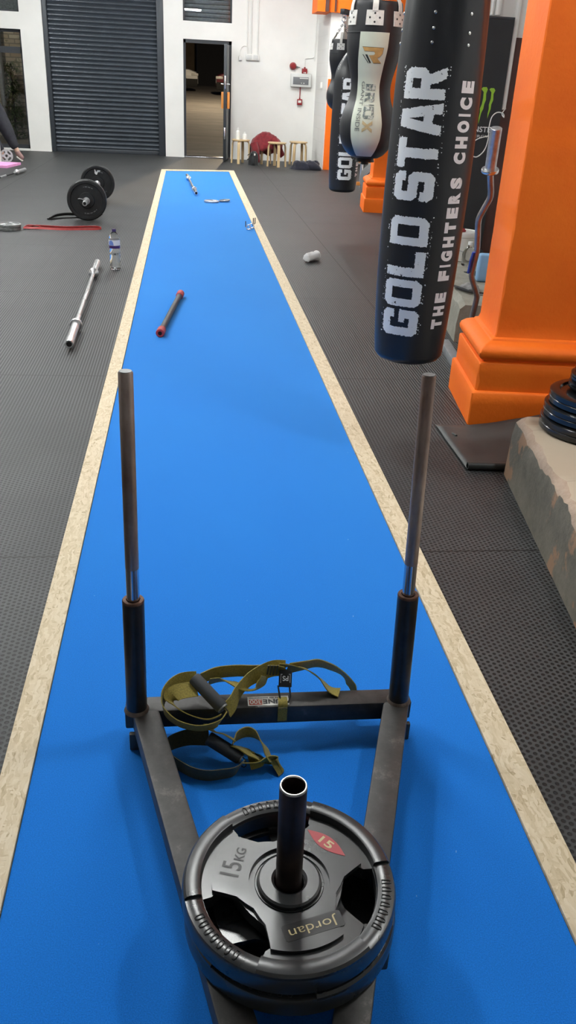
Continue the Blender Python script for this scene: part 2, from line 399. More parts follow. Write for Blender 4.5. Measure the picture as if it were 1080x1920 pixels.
# ------------------------------------------------------------------ mesh helpers (all coordinates are world coordinates)
class MB:
    def __init__(s): s.bm = bmesh.new()
    def verts(s, pts): return [s.bm.verts.new(Vector(p)) for p in pts]
    def face(s, vs):
        try: return s.bm.faces.new(vs)
        except ValueError: return None
    def merge(s, o, mat=None):
        mp = {}
        for v in o.verts: mp[v] = s.bm.verts.new(mat @ v.co if mat else v.co)
        for f in o.faces:
            nf = s.face([mp[v] for v in f.verts])
            if nf: nf.material_index = f.material_index; nf.smooth = f.smooth
        o.free(); return s
    def box(s, lo, hi, bev=0., rot=None, seg=2, mi=0):
        lo, hi = Vector(lo), Vector(hi); c = (lo + hi) / 2; d = hi - lo
        b = bmesh.new(); bmesh.ops.create_cube(b, size=1.0)
        for v in b.verts: v.co = Vector((v.co.x * d.x, v.co.y * d.y, v.co.z * d.z))
        if bev: bmesh.ops.bevel(b, geom=b.edges[:], offset=bev, segments=seg, affect='EDGES', profile=.5)
        for f in b.faces: f.material_index = mi
        m = Matrix.Translation(c)
        if rot is not None: m = m @ (rot if isinstance(rot, Matrix) else Matrix.Rotation(rot, 4, 'Z'))
        return s.merge(b, m)
    def beam(s, p0, p1, w, h, bev=0., up=(0, 0, 1)):
        p0, p1 = Vector(p0), Vector(p1); y = (p1 - p0); l = y.length; y.normalize()
        x = y.cross(Vector(up)).normalized(); z = x.cross(y)
        m = Matrix.Translation((p0 + p1) / 2) @ Matrix((x, y, z)).transposed().to_4x4()
        b = bmesh.new(); bmesh.ops.create_cube(b, size=1.0)
        for v in b.verts: v.co = Vector((v.co.x * w, v.co.y * l, v.co.z * h))
        if bev: bmesh.ops.bevel(b, geom=b.edges[:], offset=bev, segments=2, affect='EDGES', profile=.5)
        return s.merge(b, m)
    def lathe(s, prof, c=(0, 0, 0), axis=(0, 0, 1), seg=32, mod=None, cap=True, ref=None):
        """prof: (along, radius) pairs; mod(theta, a, r) -> r"""
        c = Vector(c); a = Vector(axis).normalized()
        x = Vector(ref) if ref else (Vector((1, 0, 0)) if abs(a.x) < .9 else Vector((0, 1, 0)))
        x = (x - a * x.dot(a)).normalized(); y = a.cross(x)
        rings = []
        for (h, r) in prof:
            if r < 1e-6: rings.append([s.bm.verts.new(c + a * h)]); continue
            ring = []
            for i in range(seg):
                t = 2 * PI * i / seg; rr = mod(t, h, r) if mod else r
                ring.append(s.bm.verts.new(c + a * h + x * (rr * math.cos(t)) + y * (rr * math.sin(t))))
            rings.append(ring)
        for A, B in zip(rings, rings[1:]):
            for i in range(seg):
                j = (i + 1) % seg
                if len(A) == 1 and len(B) == 1: continue
                if len(A) == 1: s.face([A[0], B[j], B[i]])
                elif len(B) == 1: s.face([A[i], A[j], B[0]])
                else: s.face([A[i], A[j], B[j], B[i]])
        if cap:
            if len(rings[0]) > 1: s.face(rings[0][::-1])
            if len(rings[-1]) > 1: s.face(rings[-1])
        return s
    def cyl(s, p0, p1, r, seg=24, bev=0., r1=None):
        p0, p1 = Vector(p0), Vector(p1); l = (p1 - p0).length; r1 = r if r1 is None else r1
        pr = [(0, r), (l, r1)] if not bev else [(0, r - bev), (bev, r), (l - bev, r1), (l, r1 - bev)]
        return s.lathe(pr, p0, p1 - p0, seg)
    def tube(s, pts, r, seg=10, closed=False, rad=None):
        pts = [Vector(p) for p in pts]; n = len(pts); rings = []; ref = None
        for i, p in enumerate(pts):
            a = pts[(i - 1) % n] if (closed or i > 0) else p
            b = pts[(i + 1) % n] if (closed or i < n - 1) else p
            t = (b - a).normalized()
            if ref is None: ref = Vector((0, 0, 1)) if abs(t.z) < .9 else Vector((1, 0, 0))
            x = (ref - t * ref.dot(t)).normalized(); ref = x; y = t.cross(x)
            rr = rad[i] if rad else r
            rings.append([s.bm.verts.new(p + x * (rr * math.cos(2 * PI * k / seg)) + y * (rr * math.sin(2 * PI * k / seg))) for k in range(seg)])
        pr = list(zip(rings, rings[1:])) + ([(rings[-1], rings[0])] if closed else [])
        for A, B in pr:
            for k in range(seg): s.face([A[k], A[(k + 1) % seg], B[(k + 1) % seg], B[k]])
        if not closed: s.face(rings[0][::-1]); s.face(rings[-1])
        return s
    def torus(s, c, R_, r, x, y, seg=28, k=8):
        x, y = Vector(x), Vector(y); c = Vector(c)
        return s.tube([c + x * (R_ * math.cos(2 * PI * i / seg)) + y * (R_ * math.sin(2 * PI * i / seg)) for i in range(seg)], r, k, True)
    def flat(s, outer, holes, fn, cut=None):
        """a flat 2-D outline with holes, placed through fn(u, v)"""
        loops = [[Vector((p[0], p[1], 0)) for p in l] for l in [outer] + list(holes)]
        allp = [p for l in loops for p in l]
        b = bmesh.new(); vs = [b.verts.new(p) for p in allp]
        for t in tessellate_polygon(loops):
            try: b.faces.new([vs[i] for i in t])
            except ValueError: pass
        return s._place(b, fn, cut)
    def _place(s, b, fn, cut):
        if cut:
            for ax in (0, 1):
                if not cut[ax]: continue
                mn = min(v.co[ax] for v in b.verts); mx = max(v.co[ax] for v in b.verts)
                k = int((mx - mn) / cut[ax])
                for i in range(1, k + 1):
                    co = [0, 0, 0]; co[ax] = mn + i * (mx - mn) / (k + 1); no = [0, 0, 0]; no[ax] = 1
                    bmesh.ops.bisect_plane(b, geom=b.verts[:] + b.edges[:] + b.faces[:], plane_co=co, plane_no=no)
        for v in b.verts: v.co = fn(v.co.x, v.co.y)
        for f in b.faces: f.normal_update()
        return s.merge(b)
    def prism(s, outer, holes, fn):
        """outline with holes extruded: fn(u, v, k) with k = 0 bottom, 1 top"""
        loops = [list(outer)] + [list(h) for h in holes]
        tri = tessellate_polygon([[Vector((p[0], p[1], 0)) for p in l] for l in loops])
        lv = []
        for k in (0, 1): lv.append([[s.bm.verts.new(fn(p[0], p[1], k)) for p in l] for l in loops])
        for k in (0, 1):
            al = [v for l in lv[k] for v in l]
            for t in tri: s.face([al[i] for i in (t if k else t[::-1])])
        for li in range(len(loops)):
            n = len(loops[li])
            for i in range(n):
                j = (i + 1) % n
                s.face([lv[0][li][i], lv[0][li][j], lv[1][li][j], lv[1][li][i]])
        return s
    def ribbon(s, pts, w, th=.0022, closed=False):
        """pts: (x, y, z, tilt) ; tilt 0 = lies flat, 90 = stands on edge"""
        n = len(pts); rings = []
        for i in range(n):
            p = Vector(pts[i][:3])
            a = Vector(pts[max(0, i - 1)][:3]); b = Vector(pts[min(n - 1, i + 1)][:3])
            t = (b - a).normalized()
            hz = t.cross(Vector((0, 0, 1)))
            if hz.length < .15: hz = Vector((1, 0, 0)) - t * t.x
            hz.normalize(); vt = hz.cross(t)
            ti = R(pts[i][3]); wd = (hz * math.cos(ti) + vt * math.sin(ti)) * (w / 2); nn = t.cross(wd).normalized() * (th / 2)
            rings.append([s.bm.verts.new(q) for q in (p - wd - nn, p + wd - nn, p + wd + nn, p - wd + nn)])
        for A, B in zip(rings, rings[1:]):
            for k in range(4): s.face([A[k], A[(k + 1) % 4], B[(k + 1) % 4], B[k]])
        s.face(rings[0][::-1]); s.face(rings[-1]); return s

def spline(pts, n=8):
    P = [Vector(p) if len(p) == 3 else Vector((*p,)) for p in pts]; out = []
    for i in range(len(P) - 1):
        p0 = P[max(0, i - 1)]; p1 = P[i]; p2 = P[i + 1]; p3 = P[min(len(P) - 1, i + 2)]
        for k in range(n):
            t = k / n
            out.append(.5 * ((2 * p1) + (p2 - p0) * t + (2 * p0 - 5 * p1 + 4 * p2 - p3) * t * t + (3 * p1 - p0 - 3 * p2 + p3) * t ** 3))
    out.append(P[-1]); return out

WLOC = {}
def tag(o, label=None, cat=None, group=None, kind=None):
    if label: o['label'] = label
    if cat: o['category'] = cat
    if group: o['group'] = group
    if kind: o['kind'] = kind
    return o
def thing(name, loc, label, cat, group=None):
    o = bpy.data.objects.new(name, None); C.objects.link(o); o.location = loc
    o.empty_display_size = .05
    WLOC[o] = Vector(loc); return tag(o, label, cat, group)
def obj(name, mb, mats, parent=None, smooth=True, ang=35, label=None, origin=None):
    bm = mb.bm
    bmesh.ops.recalc_face_normals(bm, faces=bm.faces)
    if parent is not None: base = WLOC[parent]
    elif origin is not None: base = Vector(origin)
    else:
        xs = [v.co for v in bm.verts]
        base = Vector((sum(v.x for v in xs) / len(xs), sum(v.y for v in xs) / len(xs), min(v.z for v in xs)))
    for v in bm.verts: v.co -= base
    me = bpy.data.meshes.new(name)
    if smooth:
        for f in bm.faces: f.smooth = True
        for e in bm.edges:
            if len(e.link_faces) == 2 and e.calc_face_angle(0) > R(ang): e.smooth = False
    bm.to_mesh(me); bm.free()
    for mt in (mats if isinstance(mats, (list, tuple)) else [mats]): me.materials.append(M[mt])
    o = bpy.data.objects.new(name, me); C.objects.link(o)
    if parent is not None: o.parent = parent
    else: o.location = base
    WLOC[o] = base
    if label: o['label'] = label
    return o
def struct(name, mb, mats, smooth=False, origin=None):
    return tag(obj(name, mb, mats, smooth=smooth, origin=origin), kind='structure')
def solo(name, mb, mats, label, cat, group=None, smooth=True):
    return tag(obj(name, mb, mats, smooth=smooth), label, cat, group)
def copy_tree(o, loc, rotz=0., label=None):
    c = o.copy(); C.objects.link(c); c.location = loc; c.rotation_euler = (0, 0, rotz)
    if label: c['label'] = label
    for ch in list(o.children):
        d = ch.copy(); C.objects.link(d); d.parent = c
        for g in list(ch.children):
            e = g.copy(); C.objects.link(e); e.parent = d
    return c
def text_bm(body, bold=0., sx=1.):
    cu = bpy.data.curves.new('lettering_outline', 'FONT'); cu.body = body; cu.offset = bold; cu.size = 1.; cu.resolution_u = 4
    cu.fill_mode = 'FRONT'
    t = bpy.data.objects.new('lettering_outline', cu); C.objects.link(t)
    dg = bpy.context.evaluated_depsgraph_get(); me = bpy.data.meshes.new_from_object(t.evaluated_get(dg))
    b = bmesh.new(); b.from_mesh(me)
    bpy.data.objects.remove(t); bpy.data.curves.remove(cu); bpy.data.meshes.remove(me)
    if b.verts:
        x0 = min(v.co.x for v in b.verts); x1 = max(v.co.x for v in b.verts); y0 = min(v.co.y for v in b.verts); y1 = max(v.co.y for v in b.verts)
        for v in b.verts: v.co = Vector(((v.co.x - x0) / (x1 - x0), (v.co.y - y0) / (y1 - y0), 0))
    bmesh.ops.triangulate(b, faces=b.faces)
    return b                                          # unit box 0..1 x 0..1
def text_on(mb, body, fn, bold=0., cut=None):
    return mb._place(text_bm(body, bold), fn, cut)

# building axes: the right-hand side of the hall runs 6.8 degrees off the track
TH = math.atan(.118)
U = Vector((math.sin(TH), math.cos(TH), 0)); V = Vector((math.cos(TH), -math.sin(TH), 0)); Z = Vector((0, 0, 1))

# ================================================================== SETTING
YB = 18.05
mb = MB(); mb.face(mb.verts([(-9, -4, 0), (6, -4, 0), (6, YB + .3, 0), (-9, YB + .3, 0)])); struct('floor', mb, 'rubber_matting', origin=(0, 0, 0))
mb = MB(); mb.box((-9, -4, 4.2), (6, YB + .3, 4.35)); struct('ceiling', mb, 'ceiling_paint')
mb = MB()
def wbox(x0, x1, z0, z1): mb.box((x0, YB, z0), (x1, YB + .3, z1))
wbox(-9, -5.0, 0, 4.2)
wbox(-5.0, -3.02, -.05, .03); wbox(-5.0, -3.02, 2.05, 2.325); wbox(-5.0, -3.02, 3.05, 4.2)
wbox(-3.02, -2.62, 0, 4.2)
wbox(-2.62, -.42, 3.3, 4.2)
wbox(-.42, -.06, 0, 4.2)
wbox(-.06, .85, 2.05, 2.345); wbox(-.06, .85, 3.0, 4.2)
wbox(.85, 6, 0, 4.2)
struct('wall_back', mb, 'white_wall_paint')
mb = MB(); mb.box((-9.15, -4, 0), (-9, YB, 4.2)); struct('wall_left', mb, 'white_wall_paint')
mb = MB(); mb.box((-9, -4.15, 0), (6, -4, 4.2)); struct('wall_near', mb, 'white_wall_paint')
# right wall along the building axis
p0 = Vector((1.55, -4, 0)); p1 = Vector((4.35, 19.7, 0))
mb = MB(); mb.beam(p0 + V * 0.95 + Z * 2.1, p1 + Z * 2.1, .2, 4.2); struct('wall_right', mb, 'white_wall_paint')

# window_1: tall window left of the shutter
mb = MB(); mb.box((-5.0, YB + .1, 2.0), (-3.02, YB + .18, 2.05)); mb.box((-5.0, YB + .1, 1.66), (-3.02, YB + .18, 1.765)); mb.box((-5.0, YB + .1, .03), (-3.02, YB + .18, .10))
mb.box((-3.06, YB + .1, .03), (-3.02, YB + .18, 2.05)); mb.box((-5.0, YB + .1, .03), (-4.96, YB + .18, 2.05))
w1 = struct('window_1', mb, 'dark_frame')
mb = MB(); mb.box((-4.96, YB + .13, .10), (-3.06, YB + .142, 2.0)); obj('window_pane', mb, 'window_glass', w1, smooth=False)
mb = MB(); mb.box((-5.0, YB - .03, 0), (-3.02, YB + .1, .032), .004); obj('window_sill', mb, 'white_plastic', w1)
# window_2: the light above it
mb = MB(); mb.box((-5.0, YB + .1, 2.325), (-3.02, YB + .16, 2.36)); mb.box((-3.055, YB + .1, 2.325), (-3.02, YB + .16, 3.05)); mb.box((-5.0, YB + .1, 3.0), (-3.02, YB + .16, 3.05))
w2 = struct('window_2', mb, 'dark_frame')
mb = MB(); mb.box((-5.0, YB + .12, 2.36), (-3.055, YB + .132, 3.0)); obj('window_pane', mb, 'window_glass', w2, smooth=False)
mb = MB(); mb.box((-5.0, YB + .24, 2.33), (-3.03, YB + .26, 3.05)); obj('blind', mb, 'grey_iron', w2, smooth=False)
# window_3: over the door, a slatted blind behind the glass
mb = MB(); mb.box((-.06, YB + .1, 2.345), (.85, YB + .16, 2.365)); mb.box((-.06, YB + .1, 2.345), (-.03, YB + .16, 3.0)); mb.box((.82, YB + .1, 2.345), (.85, YB + .16, 3.0)); mb.box((-.06, YB + .1, 2.97), (.85, YB + .16, 3.0))
w3 = struct('window_3', mb, 'dark_frame')
mb = MB(); mb.box((-.03, YB + .12, 2.365), (.82, YB + .132, 2.97)); obj('window_pane', mb, 'window_glass', w3, smooth=False)
mb = MB()
for i in range(9): mb.box((-.05, YB + .19, 2.35 + i * .072), (.84, YB + .21, 2.35 + i * .072 + .068), .008)
obj('slatted_blind', mb, 'galvanised', w3)

# door_1: roller shutter
prof = []
zz = .07; pitch = .0765
mb = MB(); n = 42
rows = []
for i in range(n):
    z0 = .07 + i * pitch
    for k in range(7):
        t = k / 7; rows.append((YB + .17 - .026 * math.sin(PI * min(1, t / .82)) if t < .82 else YB + .178, z0 + t * pitch))
A = None
for (y, z) in rows:
    B = mb.verts([(-2.62, y, z), (-.42, y, z)])
    if A: mb.face([A[0], A[1], B[1], B[0]])
    A = B
d1 = tag(obj('door_1', mb, 'shutter_steel', smooth=True, ang=50), kind='structure')
mb = MB(); mb.box((-2.66, YB + .135, .0), (-.38, YB + .19, .075), .006); obj('bottom_rail', mb, 'guide_steel', d1)
for a, b_ in ((-2.64, -2.54), (-.55, -.41)):
    mb = MB(); mb.box((a, YB + .06, 0), (b_, YB + .15, 3.3), .006); obj('guide_rail', mb, 'guide_steel', d1)

# door_2: the open door
mb = MB(); mb.box((-.06, YB + .02, 0), (-.015, YB + .12, 2.05)); mb.box((.80, YB + .02, 0), (.85, YB + .12, 2.05)); mb.box((-.06, YB + .02, 1.99), (.85, YB + .12, 2.05))
d2 = struct('door_2', mb, 'dark_frame')
mb = MB(); mb.box((-.06, YB - .02, 0), (.85, YB + .3, .022), .004); obj('threshold', mb, 'polished_steel', d2)
hinge = Vector((.79, YB + .03, 0)); free = Vector((.705, 17.32, 0)); dv = (free - hinge).normalized()
mb = MB(); mb.beam(hinge + Z * 1.0, free + Z * 1.0, .055, 1.96, .003); leaf = obj('door_leaf', mb, 'dark_frame', d2)
sd = dv.cross(Z).normalized()
for s_ in (-1, 1):
    q = free - dv * .13 + sd * (s_ * .055)
    mb = MB(); mb.box(q + Vector((-.022, -.05, 1.06 - .14)), q + Vector((.022, .05, 1.06 + .14)), .006, rot=math.atan2(-dv.x, dv.y)); obj('push_pad', mb, 'orange_pad', leaf, label='orange pad')
for zc, hh in ((1.36, .11), (.50, .10)):
    mb = MB(); mb.box(free + Vector((-.013, -.007, zc - hh)), free + Vector((.013, .003, zc + hh)), .002); obj('lock_plate', mb, 'chrome', leaf)
for s_ in (-1, 1):
    mb = MB(); q = free - dv * .04
    mb.cyl(q + sd * (s_ * .02) + Z * 1.33, q + sd * (s_ * .075) + Z * 1.33, .012); mb.cyl(q + sd * (s_ * .07) + Z * 1.33, q - dv * .11 + sd * (s_ * .07) + Z * 1.33, .010); obj('door_handle', mb, 'chrome', leaf)

# far right return wall, its orange end and the orange beam
mb = MB(); mb.box((2.49, 16.58, 0), (2.73, YB, 2.52)); struct('wall_return', mb, 'white_painted_block')
mb = MB(); mb.box((2.505, 16.53, 0), (2.735, 16.58, 1.50), .004); struct('trim_1', mb, 'orange_masonry_paint')
mb = MB(); mb.box((2.235, 16.5, 2.52), (4.4, 17.2, 4.2)); struct('ceiling_beam', mb, 'orange_masonry_paint')
mb = MB(); mb.box((2.37, 16.44, 2.525), (2.425, 16.5, 4.2)); mb.box((2.53, 16.46, 2.53), (2.555, 16.5, 4.2)); struct('trim_2', mb, 'dark_dado')

# orange piers
def pier(A, shw, depth, name):
    A = Vector(A); mb = MB()
    def loop(inset, z):
        i = inset; w_ = shw - 2 * i; d_ = depth - 2 * i; o = A + V * i + U * i + Z * z; out = []
        for k, (x, y, ax, ay, bx_, by_) in enumerate(((0, 0, 0, 1, 1, 0), (w_, 0, -1, 0, 0, 1), (w_, d_, 0, -1, -1, 0), (0, d_, 1, 0, 0, -1))):
            n1 = noise.noise(Vector((z * 7.3, k * 5.1, A.x * 3))); n2 = noise.noise(Vector((z * 26, k * 3.3, A.y)))
            c1 = .005 + .016 * max(0, n1 + .35 * n2 - .12); c2 = .005 + .016 * max(0, n1 - .35 * n2 - .12)
            out += [o + V * (x + ax * c1) + U * (y + ay * c1), o + V * (x + bx_ * c2) + U * (y + by_ * c2)]
        return out
    prof = [(0, 0), (0, .05), (0, .10), (0, .155), (.004, .162), (.016, .166), (.016, .21), (.016, .25), (.016, .292), (.020, .298), (.034, .302), (.034, .308), (.022, .315), (.012, .330), (.010, .345), (.016, .362),
            (.034, .378), (.056, .388), (.066, .391), (.070, .398), (.084, .404), (.090, .425)] + [(.090, .46 + .035 * i) for i in range(58)] + [(.090, 4.2)]
    prev = None
    for ins, z in prof:
        vs = mb.verts(loop(ins, z))
        if prev:
            for k in range(8): mb.face([prev[k], prev[(k + 1) % 8], vs[(k + 1) % 8], vs[k]])
        else: mb.face(vs[::-1])
        prev = vs
    mb.face(prev)
    return struct(name, mb, 'orange_masonry_paint', smooth=True)
pa = pier((1.310, 3.591, 0), .95, .56, 'pillar')
pb = pier((2.195, 10.90, 0), .95, .62, 'pillar')
# chips in the paint of the near pier's corner
random.seed(3)

# partition behind the weights area: white above, dark dado below
pl = Vector((1.93, 6.76, 0))
mb = MB(); mb.box((1.95, 6.74, 1.77), (3.05, 6.86, 4.2)); struct('wall_partition', mb, 'white_wall_paint')
mb = MB(); mb.box((1.95, 6.72, 0), (3.05, 6.88, 1.77)); struct('trim_3', mb, 'dark_dado')
mb = MB()
mb.cyl((2.343, 6.69, 1.30), (2.343, 6.69, 4.1), .018, 12); mb.cyl((2.20, 6.70, 1.9), (2.20, 6.70, 4.1), .022, 12); mb.cyl((2.16, 6.70, 1.9), (2.16, 6.70, 4.1), .012, 12)
struct('trim_4', mb, 'white_plastic', smooth=True)

# near plinth: rough concrete with a broken tile edge
def near_plinth():
    A = Vector((1.295, 3.03, 0)); mb = MB(); h = .258
    n = 90; ln = 2.4; d = Vector((-.145, -1, 0)).normalized(); side = V
    prev = None
    for i in range(n + 1):
        s_ = ln * i / n; q = A + d * s_
        k = noise.noise(Vector((s_ * 5.3, 0, 2))) ; k2 = noise.noise(Vector((s_ * 17, 3, 1))); k3 = noise.noise(Vector((s_ * 38, 7, 4)))
        e = max(.004, .022 + .028 * k + .016 * k2 + .007 * k3)
        dz = max(.006, .028 + .035 * noise.noise(Vector((s_ * 6, 9, 0))) + .014 * noise.noise(Vector((s_ * 25, 1, 5))))
        if s_ < .06: e += .02 * (1 - s_ / .06)
        row = [(0, 0)] + [(.004 * noise.noise(Vector((s_ * 9, j, 6))) + .003 * j * .4, (h - dz) * j / 5) for j in range(1, 5)] + \
              [(.012 + .004 * k3, h - dz), (.012 + e * .45, h - dz * .45 + .004 * k3), (.012 + e, h - .002), (.30, h), (1.1, h), (1.1, 0)]
        vs = mb.verts([q + side * x + Z * z for x, z in row])
        if prev:
            for j in range(len(row) - 1):
                f = mb.face([prev[j], prev[j + 1], vs[j + 1], vs[j]])
                f.material_index = 0 if j < 5 else (1 if j < 7 else (2 if j < 9 else 0))
        else: f = mb.face(vs)
        prev = vs
    mb.face(prev[::-1])
    return struct('concrete_plinth', mb, ['plinth_side', 'plinth_edge', 'beige_tile'], smooth=True)
near_plinth()
# far plinth between the piers
def far_plinth():
    A = Vector((1.66, 5.02, 0)); h = .25; mb = MB(); n = 40; prev = None
    for i in range(n + 1):
        q = A + U * (1.72 * i / n)
        e = .03 + .02 * noise.noise(Vector((i * .3, 2, 0))) + .008 * noise.noise(Vector((i * 1.1, 2, 8)))
        row = [(0, 0), (.01 * noise.noise(Vector((i * .4, 5, 1))), h * .5), (.01, h - e), (.01 + e, h), (.5, h), (1.05, h), (1.05, 0)]
        if i < 2: row = [(x, z * (.93 if i == 0 else .985)) for x, z in row]
        vs = mb.verts([q + V * x + Z * z for x, z in row])
        if prev:
            for j in range(len(row) - 1): mb.face([prev[j], prev[j + 1], vs[j + 1], vs[j]])
        else: mb.face(vs)
        prev = vs
    mb.face(prev[::-1])
    struct('concrete_plinth', mb, 'far_concrete', smooth=True)
far_plinth()

# outside: rising yard, boundary walls
mb = MB(); mb.face(mb.verts([(-25, YB + .3, -.01), (25, YB + .3, -.01), (25, 62, 1.42), (-25, 62, 1.42)])); struct('yard_ground', mb, 'asphalt_yard', origin=(0, 18.35, 0))
mb = MB(); mb.box((-25, 52, 0.8), (.55, 52.3, 7)); struct('yard_wall', mb, 'yard_wall')
mb = MB(); mb.box((.55, 51, .8), (25, 51.3, 7)); struct('yard_gate', mb, 'yard_dark')
mb = MB(); mb.box((-6.5, 20.5, -.1), (-3.35, 20.8, 4)); struct('yard_brick_wall', mb, 'old_brick')

# ceiling lights: batten fixtures
def batten(x, y, z, ln, along, label):
    t = thing('ceiling_light', (x, y, z), label, 'light', 'fluorescent battens on the ceiling')
    d = Vector((1, 0, 0)) if along == 'x' else Vector((0, 1, 0)); c = Vector((x, y, z))
    mb = MB(); mb.beam(c - d * ln / 2 + Z * .05, c + d * ln / 2 + Z * .05, .16, .05, .01); obj('housing', mb, 'white_plastic', t)
    mb = MB(); mb.beam(c - d * (ln / 2 - .02), c + d * (ln / 2 - .02), .13, .05, .012); obj('diffuser', mb, 'tube_light', t)
    for s_ in (-1, 1):
        mb = MB(); mb.cyl(c + d * (s_ * ln * .35) + Z * .07, Vector((c.x, c.y, 4.2)) + d * (s_ * ln * .35), .006, 8); obj('hanger', mb, 'galvanised', t)
    return t
batten(.12, 3.4, 3.45, .8, 'x', 'fluorescent batten nearest the camera hanging crosswise over the blue track')
for i, (x, y) in enumerate([(-1.7, 7.2), (-3.4, 8.6), (-.2, 11.4), (-3.4, 12.4), (.2, 14.6), (-2.9, 15.2), (1.6, 15.0)]):
    batten(x, y, 3.9, 1.5, 'y', 'fluorescent batten hanging lengthwise under the ceiling, out of the photo')
batten(1.9, 1.9, 3.2, .46, 'y', 'unseen short fill batten over the concrete plinth, added to brighten the orange pier')  # unseen fill light, put in to brighten the front of the near pier
batten(-2.3, 3.4, 3.5, .85, 'y', 'fluorescent batten hanging lengthwise over the left mats, out of the photo')
batten(-3.2, 5.4, 3.9, 1.2, 'y', 'fluorescent batten over the left mats near the long chrome barbell, out of the photo')
# yard lamp
t = thing('street_lamp', (3.4, 34, .52), 'tall yard lamp post standing outside beyond the open door', 'street lamp')
mb = MB(); mb.cyl((3.4, 34, .5), (3.4, 34, 6.0), .06, 12); mb.tube([(3.4, 34, 6.0), (3.2, 34, 6.25), (2.7, 34, 6.3)], .035); obj('pole', mb, 'galvanised', t)
mb = MB(); mb.box((2.35, 33.87, 6.26), (2.85, 34.13, 6.36), .02); obj('lamp_head', mb, 'dark_frame', t)
mb = MB(); mb.box((2.40, 33.90, 6.235), (2.80, 34.10, 6.26)); obj('lamp_glass', mb, 'street_lamp_glow', t)

# ================================================================== TRACK
mb = MB()
vs = [(-.352, .2), (.700, .2), (.700, 15.28), (-.352, 15.02)]
mb.prism(vs, [], lambda u, v, k: Vector((u, v, .001 + .011 * k)))
solo('carpet_runner', mb, 'blue_carpet', 'long bright blue carpet strip of the sled track between the chipboard edges', 'carpet', smooth=False)
TZ = .012
def board(o, lab):
    mb = MB(); mb.prism(o, [], lambda u, v, k: Vector((u, v, .001 + .017 * k)))
    solo('chipboard_strip', mb, 'osb_board', lab, 'board', 'chipboard edging around the blue track', smooth=False)
board([(-.418, .2), (-.354, .2), (-.354, 15.02), (-.432, 15.02)], 'long chipboard strip edging the blue track on its left side, beside the chrome bar')
board([(.702, .2), (.772, .2), (.796, 15.3), (.702, 15.28)], 'long chipboard strip edging the blue track on its right side, beside the punchbags')
board([(-.432, 15.024), (.702, 15.284), (.796, 15.304), (.796, 15.50), (-.432, 15.22)], 'short chipboard strip across the far end of the blue track')

# ================================================================== SLED
sl = thing('push_sled', (.18, 1.50, TZ), 'black steel push sled with two tall bare poles standing on the blue track', 'sled')
FT, FB = .105, .055
def arm_bm(a, b, w):
    mb = MB(); a = Vector(a); b = Vector(b); mb.beam(a + Z * ((FT + FB) / 2), b + Z * ((FT + FB) / 2), w, FT - FB, .005); return mb
La, Lb = (-.112, 1.545, 0), (.120, .56, 0)
Ra, Rb = (.494, 1.545, 0), (.176, .56, 0)
obj('side_rail', arm_bm(La, Lb, .060), 'worn_black_steel', sl)
obj('side_rail', arm_bm(Ra, Rb, .060), 'worn_black_steel', sl)
mb = MB(); mb.box((-.152, 1.511, FB), (.521, 1.563, FT + .0005), .004); obj('crossbar', mb, 'worn_black_steel', sl)
mb = MB(); mb.box((.03, .88, FB + .004), (.33, 1.05, FT - .002), .004); obj('cross_plate', mb, 'worn_black_steel', sl)
mb = MB(); mb.box((.09, .46, FB - .03), (.21, .56, FT - .001), .006); obj('nose_plate', mb, 'worn_black_steel', sl)
for (x, y, tx) in ((-.125, 1.521, .0075), (.490, 1.521, -.027)):
    ax = Vector((tx, 0, .81)).normalized(); b0 = Vector((x, y, FT - .002))
    pt = lambda z: b0 + ax * ((z - FT) / ax.z)
    mb = MB(); mb.lathe([(0, .0290), (.003, .0278), (.007, .0248), (.009, .0235)], b0, ax, 32); obj('weld_collar', mb, 'weld_bead', sl)
    mb = MB(); mb.lathe([(0, .0235), (.293, .0235), (.298, .0225)], pt(FT), ax, 36); sv = obj('pole_sleeve', mb, 'sleeve_paint', sl)
    mb = MB(); mb.lathe([(-.003, .0236), (0, .0236), (.0025, .022), (.0025, .0155), (-.003, .0150)], pt(.405), ax, 36); obj('sleeve_lip', mb, 'rust_edge', sv)
    mb = MB(); mb.lathe([(0, .0138), (.4, .0138)], pt(.115), ax, 32, cap=False); mb.lathe([(.0, .0138), (.1, .0138)], pt(.3), ax, 32); lo = obj('upright_pole', mb, 'polished_steel', sl)
    mb = MB(); mb.lathe([(0, .01385), (.0002, .0142), (.424, .0142), (.4265, .0128)], pt(.485), ax, 36); obj('pole_shaft', mb, 'bare_steel_tube', lo)
    mb = MB(); mb.lathe([(0, .0122), (.0012, .0118)], pt(.9115), ax, 32); obj('end_cap', mb, 'grey_iron', lo)
# skids under the frame
for a, b in (((-.108, 1.53, 0), (.108, .60, 0)), ((.484, 1.53, 0), (.192, .60, 0))):
    a = Vector(a); b = Vector(b); d = (b - a).normalized()
    mb = MB(); mb.beam(a + Z * .018, b + Z * .018, .042, .010, .002)
    for k in (.06, .5, .94):
        q = a.lerp(b, k); mb.beam(q - d * .02 + Z * .04, q + d * .02 + Z * .04, .04, .05)
    obj('skid', mb, 'worn_black_steel', sl)
mb = MB(); mb.box((-.142, 1.485, .013), (-.115, 1.497, .060), .002); obj('skid_bracket', mb, 'worn_black_steel', sl)
mb = MB(); mb.box((.490, 1.485, .013), (.517, 1.497, .060), .002); obj('skid_bracket', mb, 'worn_black_steel', sl)
